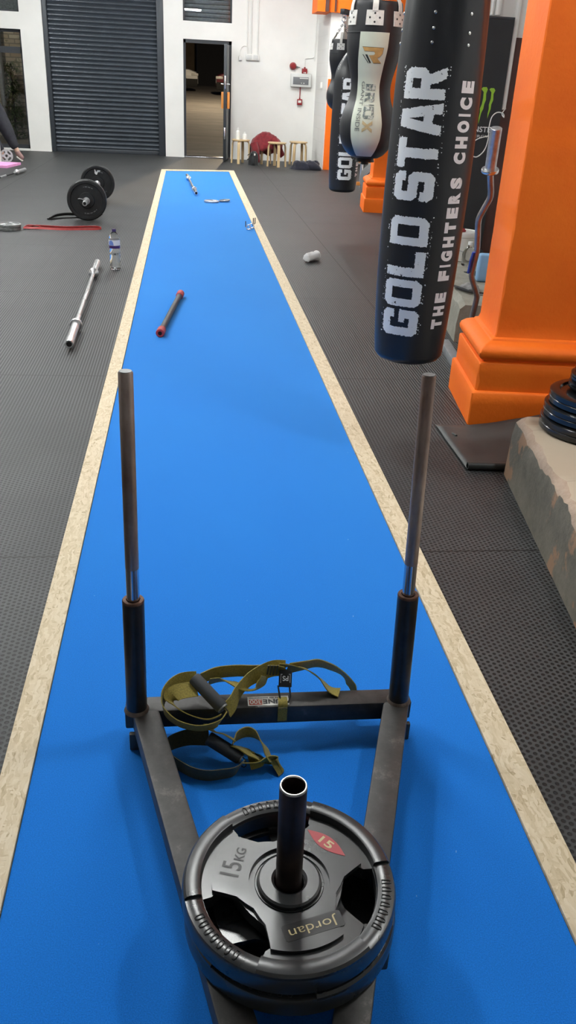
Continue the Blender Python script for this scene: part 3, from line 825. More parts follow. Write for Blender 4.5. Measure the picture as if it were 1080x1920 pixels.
# loading post (open tube)
LP = Vector((.1635, .967, 0)); lax = Vector((-.012, 0, 1)).normalized()
mb = MB(); mb.lathe([(0, .0225), (.305, .0225), (.3075, .0215), (.3075, .0195), (.305, .0187), (.15, .0185), (.15, 0)], LP + Z * (FT - .002), lax, 40, cap=False); lp = obj('loading_post', mb, 'loading_tube', sl)
mb = MB(); mb.lathe([(.3045, .0226), (.3073, .0219), (.3083, .0212), (.3083, .0196), (.3060, .0186)], LP + Z * (FT - .002), lax, 40, cap=False); obj('tube_rim', mb, 'tube_rim', lp)
# sticker on the crossbar, printed upside down to the lens
def stk(x0, x1, y0, y1, z): return lambda u, v: Vector((x0 + (x1 - x0) * u, y0 + (y1 - y0) * v, z))
mb = MB(); mb.box((.131, 1.517, FT), (.228, 1.549, FT + .0006)); st = obj('sticker', mb, 'sticker_white', sl, smooth=False)
mb = MB(); mb.box((.134, 1.520, FT + .0006), (.1645, 1.5385, FT + .0009)); obj('sticker_panel', mb, 'sticker_red', st, smooth=False)
mb = MB(); text_on(mb, '300', lambda u, v: Vector((.163 - .027 * u, 1.537 - .015 * v, FT + .0013)), .012); obj('lettering', mb, 'sticker_white', st, smooth=False)
mb = MB(); text_on(mb, 'TUNE', lambda u, v: Vector((.2265 - .060 * u, 1.5375 - .016 * v, FT + .0013)), .035)
for i in range(26):
    if rnd.random() < .8: mb.box((.136 + i * .0034, 1.5425, FT + .0006), (.1382 + i * .0034, 1.5452, FT + .0010))
obj('lettering', mb, 'sticker_black', st, smooth=False)

# ------------------------------------------------------------------ tri-grip plates on the sled
PR = .182
def arc(r, a0, a1, n): return [(r * math.cos(R(a0 + (a1 - a0) * i / n)), r * math.sin(R(a0 + (a1 - a0) * i / n))) for i in range(n + 1)]
def grip_hole(a, r_out, r_in, half, inner):
    o = arc(r_out, a - half, a + half, 14)
    def pol(r, d): return (r * math.cos(R(a + d)), r * math.sin(R(a + d)))
    return o + [pol(r_out * .90, half * 1.02), pol(r_in * 1.16, inner * 1.1), pol(r_in * 1.05, inner * .55), pol(r_in, 0), pol(r_in * 1.05, -inner * .55), pol(r_in * 1.16, -inner * 1.1), pol(r_out * .90, -half * 1.02)]
def sled_plate(z0, rot, lab, c, plain_face=False):
    c = Vector((c.x, c.y, 0))
    t = thing('weight_plate', (c.x, c.y, z0), lab, 'weight plate', 'plates loaded on the sled')
    def at(u, v, z): 
        a = R(rot); return c + Vector((u * math.cos(a) - v * math.sin(a), u * math.sin(a) + v * math.cos(a), z0 + z))
    gr = [98, 218, 338]
    holes = [grip_hole(a, .149, .090, 29, 40) for a in gr]
    bore = arc(.026, 360, 0, 28)[:-1]
    mb = MB()
    # web disc
    mb.prism(arc(.153, 0, 360, 96)[:-1], holes + [bore], lambda u, v, k: at(u, v, .006 + .025 * k))
    # raised three-lobed face
    for a in (158, 38, 278):
        def pol(r, d): return (r * math.cos(R(a + d)), r * math.sin(R(a + d)))
        o = arc(.132, a - 27, a + 27, 18) + [pol(.118, 30), pol(.095, 38), pol(.088, 48), pol(.082, 60), pol(.069, 60)] + [p for p in arc(.069, a + 58, a - 58, 24)] + [pol(.069, -60), pol(.082, -60), pol(.088, -48), pol(.095, -38), pol(.118, -30)]
        mb.prism(o, [], lambda u, v, k: at(u, v, .028 + .0095 * k))
    # hub
    zax = [(.006, .056), (.030, .056), (.037, .0545), (.0395, .051), (.0395, .031), (.036, .0265)]
    mb.lathe([(z0 + h, r) for h, r in [(.028, .0605), (.0335, .059)]] , c, Z, 64, cap=False)
    mb.lathe([(z0 + h, r) for h, r in zax], c, Z, 64, cap=False)
    mb.lathe([(z0 + .036, .0265), (z0 + .006, .0255)], c, Z, 48, cap=False)
    # rim: full lower ring, three thicker arcs
    mb.lathe([(z0 + h, r) for h, r in [(0, .150), (0, .175), (.006, PR), (.032, PR), (.038, .179), (.0405, .172), (.0405, .160), (.037, .151), (.030, .149), (0, .150)]], c, Z, 120, cap=False)
    for a in (158, 38, 278):
        h0 = 31
        prev = None; sec = [(.034, .1805), (.0405, .1800), (.0450, .176), (.0460, .170), (.0460, .156), (.0445, .152), (.034, .1495)]
        for i in range(29):
            an = R(a - h0 + 2 * h0 * i / 28)
            vs = mb.verts([at(r * math.cos(an), r * math.sin(an), h) for h, r in sec])
            if prev:
                for k in range(len(sec) - 1): mb.face([prev[k], prev[k + 1], vs[k + 1], vs[k]])
            else: mb.face(vs)
            prev = vs
        mb.face(prev[::-1])
    body = obj('plate_body', mb, 'moulded_black_rubber', t, ang=28)
    # grip ribs
    for a in gr:
        mb = MB()
        for i in range(7):
            d = a + (i - 3) * 5.2
            def P(r, dd, z): return at(r * math.cos(R(d + dd)), r * math.sin(R(d + dd)), z)
            mb.tube([P(.158, -1.25, .0405), P(.158, 1.25, .0405), P(.170, 1.15, .0412), P(.1735, .5, .0405), P(.1735, -.5, .0405), P(.170, -1.15, .0412)], .0011, 6, True)
        obj('grip_ribs', mb, 'moulded_black_rubber', t)
    # 15KG relief
    mb = MB()
    o = Vector((-.086, .010)); ux = Vector((.3, .954)); uy = Vector((-.954, .3))
    def tx(l, h, off): return lambda u, v: at(*(o + ux * (off + l * u) + uy * (h * v)), .0383)
    text_on(mb, '15', tx(.029, .034, 0), .012); text_on(mb, 'KG', tx(.027, .018, .034), .02)
    obj('lettering', mb, 'bumper_rubber', t, smooth=False)
    # red badge
    mb = MB(); n = 20; e1 = Vector((.045, .104)); e2 = Vector((.104, .042)); mid = (e1 + e2) / 2; dd = (e2 - e1); nn = Vector((dd.y, -dd.x)).normalized() * -1
    up = [e1 + dd * (i / n) + nn * (.014 * math.sin(PI * i / n)) for i in range(n + 1)]; dn = [e1 + dd * (i / n) - nn * (.014 * math.sin(PI * i / n)) for i in range(n - 1, 0, -1)]
    mb.prism([(p.x, p.y) for p in up + dn], [], lambda u, v, k: at(u, v, .0365 + .0018 * k)); bd = obj('badge', mb, 'badge_red', t, smooth=False, label='red badge')
    mb = MB(); dx = dd.normalized(); text_on(mb, '15', lambda u, v: at(*(mid + dx * (-.013 + .027 * u) + nn * (-.008 + .016 * v)), .0386), .02); obj('lettering', mb, 'gold_letter', bd, smooth=False)
    if plain_face: return t
    # name plate, upside down to the lens
    q0 = Vector((.068, -.071)); qx = Vector((-.97, -.24)).normalized(); qy = Vector((.24, -.97)).normalized()
    mb = MB(); mb.prism([(-.006, -.006), (.090, -.006), (.093, -.003), (.093, .021), (.090, .024), (-.006, .024), (-.009, .021), (-.009, -.003)], [], lambda u, v, k: at(*(q0 + qx * u + qy * v), .036 + .0020 * k)); pn = obj('name_panel', mb, 'bumper_rubber', t, smooth=False)
    mb = MB(); text_on(mb, 'Jordan', lambda u, v: at(*(q0 + qx * (.084 * u) + qy * (-.001 + .021 * v)), .0385), -.004); obj('lettering', mb, 'gold_letter', pn, smooth=False)
    return t
sled_plate(.1545, 0, 'black three-grip rubber plate marked 15 kg with a red badge, topmost on the sled', LP)
sled_plate(.1075, 30, 'black three-grip rubber plate lying under the 15 kg plate on the sled', LP + Vector((.003, -.004, 0)), True)

# ------------------------------------------------------------------ suspension trainer thrown over the crossbar
tr = thing('suspension_trainer', (.10, 1.50, FT), 'olive webbing suspension trainer with two foam handles tangled over the sled crossbar', 'strap')
RW = .038
def rib(pts, mat='olive_webbing', w=RW, name='strap', n=8, par=tr):
    mb = MB(); mb.ribbon([tuple(p) for p in spline([Vector(p) for p in pts], n)], w); return obj(name, mb, mat, par, ang=40)
rib([(.021, 1.566, .150, 80), (.057, 1.584, .152, 82), (.104, 1.590, .152, 82), (.146, 1.588, .152, 80), (.192, 1.583, .160, 65), (.222, 1.575, .165, 50)])
rib([(.205, 1.580, .168, 60), (.242, 1.584, .166, 40), (.276, 1.574, .160, 35), (.305, 1.569, .136, 30), (.330, 1.558, .112, 20), (.352, 1.550, .1085, 5)])
rib([(.228, 1.582, .160, 75), (.270, 1.602, .152, 70), (.305, 1.616, .147, 65), (.337, 1.610, .140, 60), (.371, 1.600, .122, 50), (.388, 1.590, .100, 70), (.392, 1.585, .075, 85), (.388, 1.588, .035, 88)])
rib([(.222, 1.576, .166, 55), (.194, 1.577, .166, 60), (.161, 1.567, .160, 75), (.131, 1.553, .150, 85), (.107, 1.526, .140, 80), (.093, 1.501, .128, 70), (.078, 1.484, .121, 60)])
rib([(.041, 1.567, .140, 60), (.070, 1.573, .140, 50), (.095, 1.558, .143, 30), (.124, 1.541, .137, 25), (.147, 1.547, .130, 50), (.164, 1.555, .142, 80), (.172, 1.562, .155, 85)])
rib([(.012, 1.552, .160, 50), (-.023, 1.546, .162, 70), (-.050, 1.530, .156, 85), (-.064, 1.508, .142, 85), (-.060, 1.484, .126, 75), (-.033, 1.462, .112, 65), (.004, 1.450, .106, 60), (.035, 1.447, .108, 60), (.060, 1.452, .115, 62), (.074, 1.472, .120, 65)])
rib([(.012, 1.531, .150, 25), (-.033, 1.518, .152, 30), (-.047, 1.503, .142, 45), (-.026, 1.488, .126, 48), (.007, 1.472, .118, 45), (.038, 1.467, .113, 45), (.066, 1.474, .118, 50)])
rib([(.030, 1.470, .098, 45), (.050, 1.456, .088, 40), (.073, 1.453, .080, 40), (.098, 1.445, .068, 40)])
rib([(.038, 1.455, .072, 60), (-.010, 1.474, .056, 70), (-.050, 1.467, .044, 82), (-.055, 1.441, .034, 85), (-.027, 1.412, .030, 84), (.003, 1.389, .030, 82), (.034, 1.379, .030, 80), (.064, 1.381, .030, 78), (.095, 1.387, .032, 72), (.113, 1.406, .036, 65)], 'dark_webbing')
rib([(.088, 1.432, .060, 70), (.100, 1.455, .068, 75), (.124, 1.465, .074, 78), (.146, 1.458, .070, 70), (.163, 1.436, .058, 55), (.172, 1.419, .043, 50), (.180, 1.405, .034, 55)])
rib([(.090, 1.440, .058, 40), (.110, 1.433, .055, 35), (.130, 1.424, .048, 25), (.150, 1.419, .036, 30), (.128, 1.412, .034, 40)])
rib([(.112, 1.410, .034, 40), (.147, 1.409, .032, 50), (.172, 1.413, .036, 70), (.192, 1.412, .032, 72), (.196, 1.402, .030, 60), (.184, 1.395, .026, 40)])
rib([(.212, 1.530, FT + .012, 0), (.212, 1.515, FT + .009, 2), (.2115, 1.5085, FT - .004, 3), (.2115, 1.5085, FB + .01, 3)], w=.022, n=5, name='crossbar_loop')
for i in range(4):
    mb = MB(); mb.beam((.178 + i * .0072, 1.5695, .152), (.181 + i * .0072, 1.5695, .180), .0028, .004); obj('stitching', mb, 'dark_webbing', tr)
for (a, b) in (((.006, 1.551, .166), (.070, 1.487, .128)), ((.036, 1.452, .073), (.109, 1.419, .039))):
    a, b = Vector(a), Vector(b); d = (b - a).normalized(); l = (b - a).length
    mb = MB(); mb.lathe([(0, .008), (.0005, .0140), (.004, .0155), (l - .004, .0155), (l - .0005, .0140), (l, .008)], a, d, 28); h = obj('handle', mb, 'foam_grip', tr)
    mb = MB(); mb.lathe([(l - .001, .0135), (l + .003, .0130), (l + .003, .0075), (l - .004, .0070)], a, d, 24, cap=False); obj('end_ring', mb, 'grey_iron', h)
mb = MB(); mb.torus((.075, 1.478, .121), .012, .0013, (.7, -.7, 0), (0, .3, 1)); obj('handle_ring', mb, 'black_plastic', tr)
mb = MB(); mb.torus((.113, 1.410, .036), .011, .0013, (.7, -.7, 0), (0, .3, 1)); obj('handle_ring', mb, 'black_plastic', tr)
mb = MB(); mb.beam((.2225, 1.573, .163), (.2195, 1.547, .133), .031, .011, .002); bk = obj('buckle', mb, 'black_plastic', tr)
bx = Vector((1, -.06, .02)).normalized(); by = Vector((.003, .026, .030)).normalized(); bn = bx.cross(by); bo = Vector((.2210, 1.560, .148)) + bn * .0060
mb = MB(); text_on(mb, 'PS', lambda u, v: bo - bx * (-.007 + .014 * u) - by * (-.006 + .012 * v), .02)
for s_ in (-1, 1):
    mb.flat([(s_ * .0105, -.010), (s_ * .0115, -.010), (s_ * .0115, .010), (s_ * .0105, .010)], [], lambda u, v: bo + bx * u + by * v)
    mb.flat([(s_ * .0075, .0092), (s_ * .0115, .0092), (s_ * .0115, .0102), (s_ * .0075, .0102)], [], lambda u, v: bo + bx * u + by * v)
obj('lettering', mb, 'white_marking', bk, smooth=False)
mb = MB(); mb.tube([(.203, 1.548, .136), (.206, 1.530, .118), (.208, 1.519, .112), (.226, 1.519, .112), (.231, 1.530, .118), (.230, 1.548, .136)], .0026, 8, True); obj('carabiner', mb, 'black_plastic', tr)

# ================================================================== PUNCHBAGS
def chamf(w, h, c): return [(c, 0), (w - c, 0), (w, c), (w, h - c), (w - c, h), (c, h), (0, h - c), (0, c)]
GL = {
 'G': ([(.12, 0), (.68, 0), (.8, .12), (.8, .52), (.42, .52), (.42, .36), (.54, .36), (.54, .24), (.26, .24), (.26, .76), (.54, .76), (.54, .66), (.8, .66), (.8, .88), (.68, 1), (.12, 1), (0, .88), (0, .12)], []),
 'O': (chamf(.8, 1, .13), [[(.235, .225), (.235, .775), (.575, .775), (.575, .225)]]),
 'L': ([(0, 0), (.74, 0), (.74, .25), (.27, .25), (.27, 1), (0, 1)], []),
 'D': ([(0, 0), (.66, 0), (.8, .14), (.8, .86), (.66, 1), (0, 1)], [[(.235, .225), (.235, .775), (.575, .775), (.575, .225)]]),
 'S': ([(.12, 0), (.68, 0), (.8, .12), (.8, .5), (.68, .62), (.26, .62), (.26, .77), (.54, .77), (.54, .69), (.8, .69), (.8, .88), (.68, 1), (.12, 1), (0, .88), (0, .5), (.12, .38), (.54, .38), (.54, .23), (.26, .23), (.26, .32), (0, .32), (0, .12)], []),
 'T': ([(.265, 0), (.535, 0), (.535, .76), (.8, .76), (.8, 1), (0, 1), (0, .76), (.265, .76)], []),
 'A': ([(-.02, 0), (.25, 0), (.29, .20), (.51, .20), (.55, 0), (.82, 0), (.62, 1), (.18, 1)], [[(.335, .42), (.40, .76), (.465, .42)]]),
 'R': ([(0, 0), (.27, 0), (.27, .35), (.36, .35), (.53, 0), (.82, 0), (.63, .38), (.79, .5), (.79, .87), (.66, 1), (0, 1)], [[(.27, .57), (.27, .78), (.52, .78), (.52, .57)]]),
}
def rag(loop, amp, seed):
    """a torn printed edge"""
    rr = random.Random(seed); out = []
    n = len(loop)
    for i in range(n):
        a = Vector(loop[i]); b = Vector(loop[(i + 1) % n]); k = max(1, int((b - a).length / .022)); nn = Vector((b.y - a.y, a.x - b.x)); nn = nn.normalized() if nn.length else nn
        for j in range(k):
            p = a.lerp(b, j / k); o = rr.uniform(-amp, amp) * .55 * (3.2 if rr.random() < .10 else 1.0)
            out.append((p.x + nn.x * o, p.y + nn.y * o) if j else (p.x, p.y))
    return out
def smooth_prof(pts, n=6):
    return [(p.x, p.y) for p in spline([Vector((a, b, 0)) for a, b in pts], n)]
def radius_of(prof):
    def f(z):
        for (z0, r0), (z1, r1) in zip(prof, prof[1:]):
            if z0 <= z <= z1: return r0 + (r1 - r0) * (z - z0) / max(1e-6, z1 - z0)
        return prof[-1][1]
    return f
def chain(mb, p0, p1, ln=.034, r=.0028):
    p0, p1 = Vector(p0), Vector(p1); d = p1 - p0; n = max(1, int(d.length / (ln * .78))); d.normalize()
    a = d.cross(Vector((.3, .9, .1))).normalized(); b = d.cross(a)
    for i in range(n):
        c = p0.lerp(p1, (i + .5) / n); s_ = a if i % 2 else b
        pts = [c + d * (ln * .5 * math.cos(2 * PI * k / 12)) + s_ * (ln * .27 * math.sin(2 * PI * k / 12)) for k in range(12)]
        mb.tube(pts, r, 6, True)

def gold_bag(cx_, cy_, yaw, top_taper, hook, lab):
    """tall black bag printed in white; yaw = direction of the printed face's zero"""
    c = Vector((cx_, cy_, 0))
    t = thing('punch_bag', (cx_, cy_, .42), lab, 'punchbag', 'punchbags hanging along the right side')
    base = [(.424, .0), (.424, .06), (.428, .098), (.438, .122), (.455, .135), (.49, .138), (.582, .144), (.75, .1505), (.89, .1535), (1.05, .155), (1.174, .1550), (1.32, .153), (1.435, .1510)]
    top = [(1.52, .149), (1.60, .1465), (1.676, .1435), (1.74, .140), (1.80, .130), (1.83, .112)] if not top_taper else [(1.50, .145), (1.57, .125), (1.64, .085), (1.69, .048), (1.708, .042)]
    pr = smooth_prof(base[4:] + top, 5); pr = base[:4] + pr
    zt = pr[-1][0]; rad = radius_of(pr)
    def fold(th, h, r):
        if h < 1.42: return r * (1 + .006 * math.sin(3 * th + h * 7))
        k = min(1, (h - 1.42) / .34)
        return r * (1 + k * (.030 * math.sin(5 * th + 1.2) + .018 * math.sin(11 * th + 3 * h)) - .012 * k)
    mb = MB(); mb.lathe(pr, c, Z, 96, mod=fold, ref=(1, 0, 0)); obj('bag_body', mb, 'black_vinyl', t, ang=60)
    def surf(a, z, off=.0012):
        th = yaw + R(a); r = fold(th, z, rad(z)) + off
        return Vector((cx_ + r * math.cos(th), cy_ + r * math.sin(th), z))
    # GOLD STAR, reading upwards, letter tops to the left
    mb = MB()
    for word, z0, z1 in (('GOLD', .552, .990), ('STAR', 1.045, 1.470)):
        sc = (z1 - z0) / 3.5
        for i, ch in enumerate(word):
            o, hs = GL[ch]; x0 = i * .9
            fn = lambda u, v, x0=x0: surf(10 - 57 * v, z0 + (x0 + u) * sc)
            mb.flat(rag(o, .020, word + ch), [rag(h, .012, ch) for h in hs], fn, (0, .07))
            rr = random.Random(ch + word)
            for k in range(16):                        # splatter round the letters
                side = rr.choice((0, 1)); u = rr.uniform(-.04, .84); v = (-.05 if side else 1.05) + rr.uniform(-.035, .035); q = rr.uniform(.006, .02)
                mb.flat([(u + q * math.cos(w_) * rr.uniform(.6, 1.4), v + q * math.sin(w_) * rr.uniform(.6, 1.3)) for w_ in (0, 1.05, 2.1, 3.1, 4.2, 5.2)], [], fn)
    obj('lettering', mb, 'white_bag_print', t, smooth=False)
    mb = MB(); txt = 'THE FIGHTERS CHOICE'
    zA, zB = .576, 1.442; adv = {'I': .42, ' ': .62}; tot = sum(adv.get(ch, 1.) for ch in txt); z = zA; un = (zB - zA) / tot
    for ch in txt:
        w_ = adv.get(ch, 1.) * un
        if ch != ' ':
            z0 = z + .13 * un; z1 = z + w_ - .13 * un
            text_on(mb, ch, lambda u, v: surf(53 - 21 * v, z0 + (z1 - z0) * u), .075, (0, .25))
        z += w_
    obj('lettering', mb, 'white_small_print', t, smooth=False)
    for a, zs in ((-14, (1.63, 1.585, 1.543)), (34, (1.63, 1.575, 1.54)), (100, (1.63, 1.58, 1.54)), (160, (1.63, 1.58, 1.54)), (220, (1.63, 1.58, 1.54)), (280, (1.63, 1.58, 1.54))):
        for zq in zs:
            if zq > zt - .03: continue
            p = surf(a, zq, -.001); nrm = Vector((math.cos(yaw + R(a)), math.sin(yaw + R(a)), 0)); mb = MB(); mb.lathe([(0, .0055), (.003, .005), (.0045, .002), (.0045, 0)], p, nrm, 12); obj('rivet', mb, 'chrome', t)
    mb = MB(); hk = Vector((cx_, cy_, hook))
    for k in range(4):
        a = yaw + PI / 4 + k * PI / 2; p = Vector((cx_ + .9 * rad(zt) * math.cos(a), cy_ + .9 * rad(zt) * math.sin(a), zt - .01)); chain(mb, p, hk - Z * .06)
    mb.torus(hk - Z * .03, .028, .005, (1, 0, 0), (0, 0, 1)); obj('chain', mb, 'chrome', t)
    return t
yaw1 = math.atan2(-3.24, -.880); gold_bag(.884, 3.24, yaw1, False, 2.32, 'tall black punchbag with white block letters, nearest the camera beside the orange pier')
yaw2 = math.atan2(-9.1, -1.589) + R(24); gold_bag(1.589, 9.1, yaw2, True, 1.98, 'tall black white-lettered punchbag partly hidden behind the hourglass bag')

RP = [(1.072, 0), (1.072, .03), (1.078, .066), (1.090, .088), (1.110, .108), (1.135, .124), (1.167, .1355), (1.2, .1405), (1.241, .1405), (1.29, .128), (1.338, .109), (1.375, .1005), (1.41, .0990), (1.445, .1045), (1.481, .114), (1.53, .126), (1.573, .1325), (1.62, .134), (1.663, .1325), (1.72, .1275), (1.755, .1235), (1.765, .119)]
RPS = RP[:3] + smooth_prof(RP[3:], 4)
def hour_bag(cx_, cy_, dz, yaw, hook, lab):
    c = Vector((cx_, cy_, dz)); rad = radius_of(RPS)
    t = thing('punch_bag', (cx_, cy_, 1.07 + dz), lab, 'punchbag', 'punchbags hanging along the right side')
    mb = MB(); mb.lathe(RPS, c, Z, 80, ref=(1, 0, 0)); obj('bag_body', mb, 'black_vinyl', t, ang=60)
    def surf(a, z, off=.0015):
        th = yaw + R(a); r = rad(z) + off; return Vector((cx_ + r * math.cos(th), cy_ + r * math.sin(th), z + dz))
    mb = MB(); mb.lathe([(1.628, .1352), (1.632, .1362), (1.636, .1352)], c, Z, 64, cap=False); obj('seam_band', mb, 'black_vinyl', t)
    # pale front panel
    hw = [(1.088, -30, 20), (1.12, -31, 24), (1.17, -34, 28), (1.24, -35, 29), (1.33, -37, 27), (1.41, -39, 24), (1.5, -35, 26), (1.57, -31, 29), (1.634, -30, 30)]
    def edge(z):
        for (z0, a0, b0), (z1, a1, b1) in zip(hw, hw[1:]):
            if z0 <= z <= z1: k = (z - z0) / (z1 - z0); return a0 + (a1 - a0) * k, b0 + (b1 - b0) * k
    mb = MB(); prev = None
    for i in range(61):
        z = 1.088 + (1.634 - 1.088) * i / 60; a, b_ = edge(z)
        row = [surf(a, z, -.001)] + mb_row(a, b_, z, surf) + [surf(b_, z, -.001)]
        vs = mb.verts(row)
        if prev:
            for k in range(len(vs) - 1): mb.face([prev[k], prev[k + 1], vs[k + 1], vs[k]])
        prev = vs
    obj('front_panel', mb, 'panel_vinyl', t)
    # logo: slanted R with two stripes
    lg = lambda u, v: surf(-24 + 44 * u, 1.505 + .066 * v, .0052)
    body = [(.02, 1), (1, .97), (.97, .62), (.88, .45), (.74, .32), (.96, .02), (.58, 0), (.33, .48), (.56, .50), (.62, .58), (.58, .74), (.13, .74)]
    mb = MB(); mb.flat([(.5 + (u - .5) * 1.03, .5 + (v - .5) * 1.05) for u, v in body], [], lambda u, v: surf(-24 + 44 * u, 1.505 + .066 * v, .0046), (.12, 0)); mb.flat([(.16, .53), (.26, .53), (.46, .0), (.38, .0)], [], lg, (.12, 0)); mb.flat([(.02, .53), (.06, .53), (.34, .0), (.30, .0)], [], lg); obj('logo_outline', mb, 'black_print', t, smooth=False)
    mb = MB(); mb.flat(body, [], lg, (.12, 0)); obj('logo', mb, 'gold_print', t, smooth=False)
    # big letters reading downwards
    mb = MB()
    def down(z0, z1, a0, a1): return lambda u, v: surf(a0 + (a1 - a0) * v, z0 + (z1 - z0) * u, .0052)
    mb.flat([(0, 0), (1, .0), (1, 1), (0, 1)], [], down(1.415, 1.387, -13, 13), (0, .3))
    mb.flat(*GLn('R'), down(1.378, 1.335, -13, 12), (0, .15)); mb.flat([(0, 0), (.22, 0), (.22, 1), (0, 1)], [], down(1.326, 1.300, -12, 11), (0, .3)); mb.flat(*GLn('D'), down(1.316, 1.262, -12, 11), (0, .15))
    obj('lettering', mb, 'dark_faded_print', t, smooth=False)
    mb = MB(); mb.flat([(0, 0), (.3, 0), (.5, .36), (.7, 0), (1, 0), (.68, .5), (1, 1), (.7, 1), (.5, .66), (.3, 1), (0, 1), (.32, .5)], [], down(1.255, 1.200, -11, 9), (0, .15)); obj('letter_x', mb, 'faded_gold_print', t, smooth=False)
    mb = MB(); text_on(mb, 'GIANT INSIDE', down(1.425, 1.205, -25, -16), .006, (0, .3)); text_on(mb, 'PUNCH', down(1.196, 1.191, -20, 2) if False else (lambda u, v: surf(-20 + 22 * u, 1.180 + .006 * v, .0052)), 0.) if False else None
    obj('lettering', mb, 'grey_small_print', t, smooth=False)
    # strap patches with four eyelets
    for k in range(6):
        a0 = -3 + k * 60
        mb = MB(); rows = []
        for i in range(7):
            z = 1.662 + .062 * i / 6; rows.append(mb.verts([surf(a0 - 18, z, -.001)] + [surf(a0 - 18 + 36 * j / 8, z, .004) for j in range(9)] + [surf(a0 + 18, z, -.001)]))
        for A, B in zip(rows, rows[1:]):
            for j in range(len(A) - 1): mb.face([A[j], A[j + 1], B[j + 1], B[j]])
        pt = obj('strap_patch', mb, 'white_patch', t)
        mb = MB()
        for da, z in ((0, 1.711), (0, 1.675), (-10, 1.693), (10, 1.693)):
            nrm = Vector((math.cos(yaw + R(a0 + da)), math.sin(yaw + R(a0 + da)), 0)); mb.lathe([(0, .0048), (.0015, .0044), (.0015, 0)], surf(a0 + da, z, .0035), nrm, 12)
        obj('eyelet', mb, 'patch_hole', pt)
        mb = MB(); path = [surf(a0, z, .005) for z in (1.720, 1.745, 1.766)] + [Vector((cx_ + .095 * math.cos(yaw + R(a0)), cy_ + .095 * math.sin(yaw + R(a0)), 1.80 + dz)), Vector((cx_ + .08 * math.cos(yaw + R(a0)), cy_ + .08 * math.sin(yaw + R(a0)), 1.83 + dz))]
        tang = Vector((-math.sin(yaw + R(a0)), math.cos(yaw + R(a0)), 0)) * .0135; vs0 = None
        for p in path:
            nr = Vector((math.cos(yaw + R(a0)), math.sin(yaw + R(a0)), 0)) * .0015
            vs = mb.verts([p - tang - nr, p + tang - nr, p + tang + nr, p - tang + nr])
            if vs0:
                for j in range(4): mb.face([vs0[j], vs0[(j + 1) % 4], vs[(j + 1) % 4], vs[j]])
            else: mb.face(vs[::-1])
            vs0 = vs
        mb.face(vs0); obj('strap', mb, 'white_patch', t)
    hk = Vector((cx_, cy_, hook)); mb = MB()
    for k in range(4):
        a = yaw + R(-3) + k * PI / 2; chain(mb, Vector((cx_ + .085 * math.cos(a), cy_ + .085 * math.sin(a), 1.82 + dz)), hk - Z * .055)
    mb.torus(hk - Z * .03, .024, .0045, (1, 0, 0), (0, 0, 1)); obj('chain', mb, 'chrome', t)
    mb = MB(); mb.cyl((cx_, cy_, 1.045 + dz), (cx_, cy_, 1.076 + dz), .02, 12); mb.cyl((cx_, cy_, 1.058 + dz), (cx_, cy_, 1.075 + dz), .05, 16, r1=.045); obj('bottom_cap', mb, 'black_plastic', t)
    return t
def mb_row(a, b, z, surf): return [surf(a + (b - a) * k / 14, z, .0038) for k in range(15)]
def GLn(ch):
    o, hs = GL[ch]; return [(u / .8, v) for u, v in o], [[(u / .8, v) for u, v in h] for h in hs]
hour_bag(.912, 4.6, 0, math.atan2(-4.6, -.912), 2.32, 'black and pale green hourglass-shaped punchbag in the foreground pair')
hour_bag(1.690, 10.3, .085, math.atan2(-10.3, -1.69) + R(56), 2.07, 'smallest and farthest hourglass-shaped black punchbag hanging against the white wall')
# wall arms that carry the bags
def bracket(p_from, p_to, lab):
    p_from, p_to = Vector(p_from), Vector(p_to); d = (p_to - p_from).normalized()
    t = thing('bag_bracket', p_from, lab, 'bracket', None)
    mb = MB(); mb.beam(p_from + Z * .02, p_to + d * .06 + Z * .02, .05, .05, .003); obj('arm', mb, 'dark_frame', t)
    mb = MB(); mb.box(p_from - Vector((.012, .08, .12)), p_from + Vector((.012, .08, .16)), .003, rot=-TH); obj('base_plate', mb, 'dark_frame', t)
    mb = MB(); mb.torus(p_to - Z * .018, .018, .005, (1, 0, 0), (0, 0, 1)); obj('hook', mb, 'chrome', t)
bracket((1.375, 3.72, 2.35), (.884, 3.24, 2.35), 'dark steel arm on the near orange pier carrying the nearest punchbag')
bracket((1.408, 3.99, 2.35), (.912, 4.6, 2.35), 'dark steel arm on the near orange pier carrying the hourglass bag')
bracket((2.258, 10.98, 2.00), (1.589, 9.1, 2.00), 'dark steel arm on the far orange pier carrying the second lettered bag')
bracket((2.285, 11.22, 2.09), (1.690, 10.3, 2.09), 'short dark steel arm above the farthest hourglass bag')

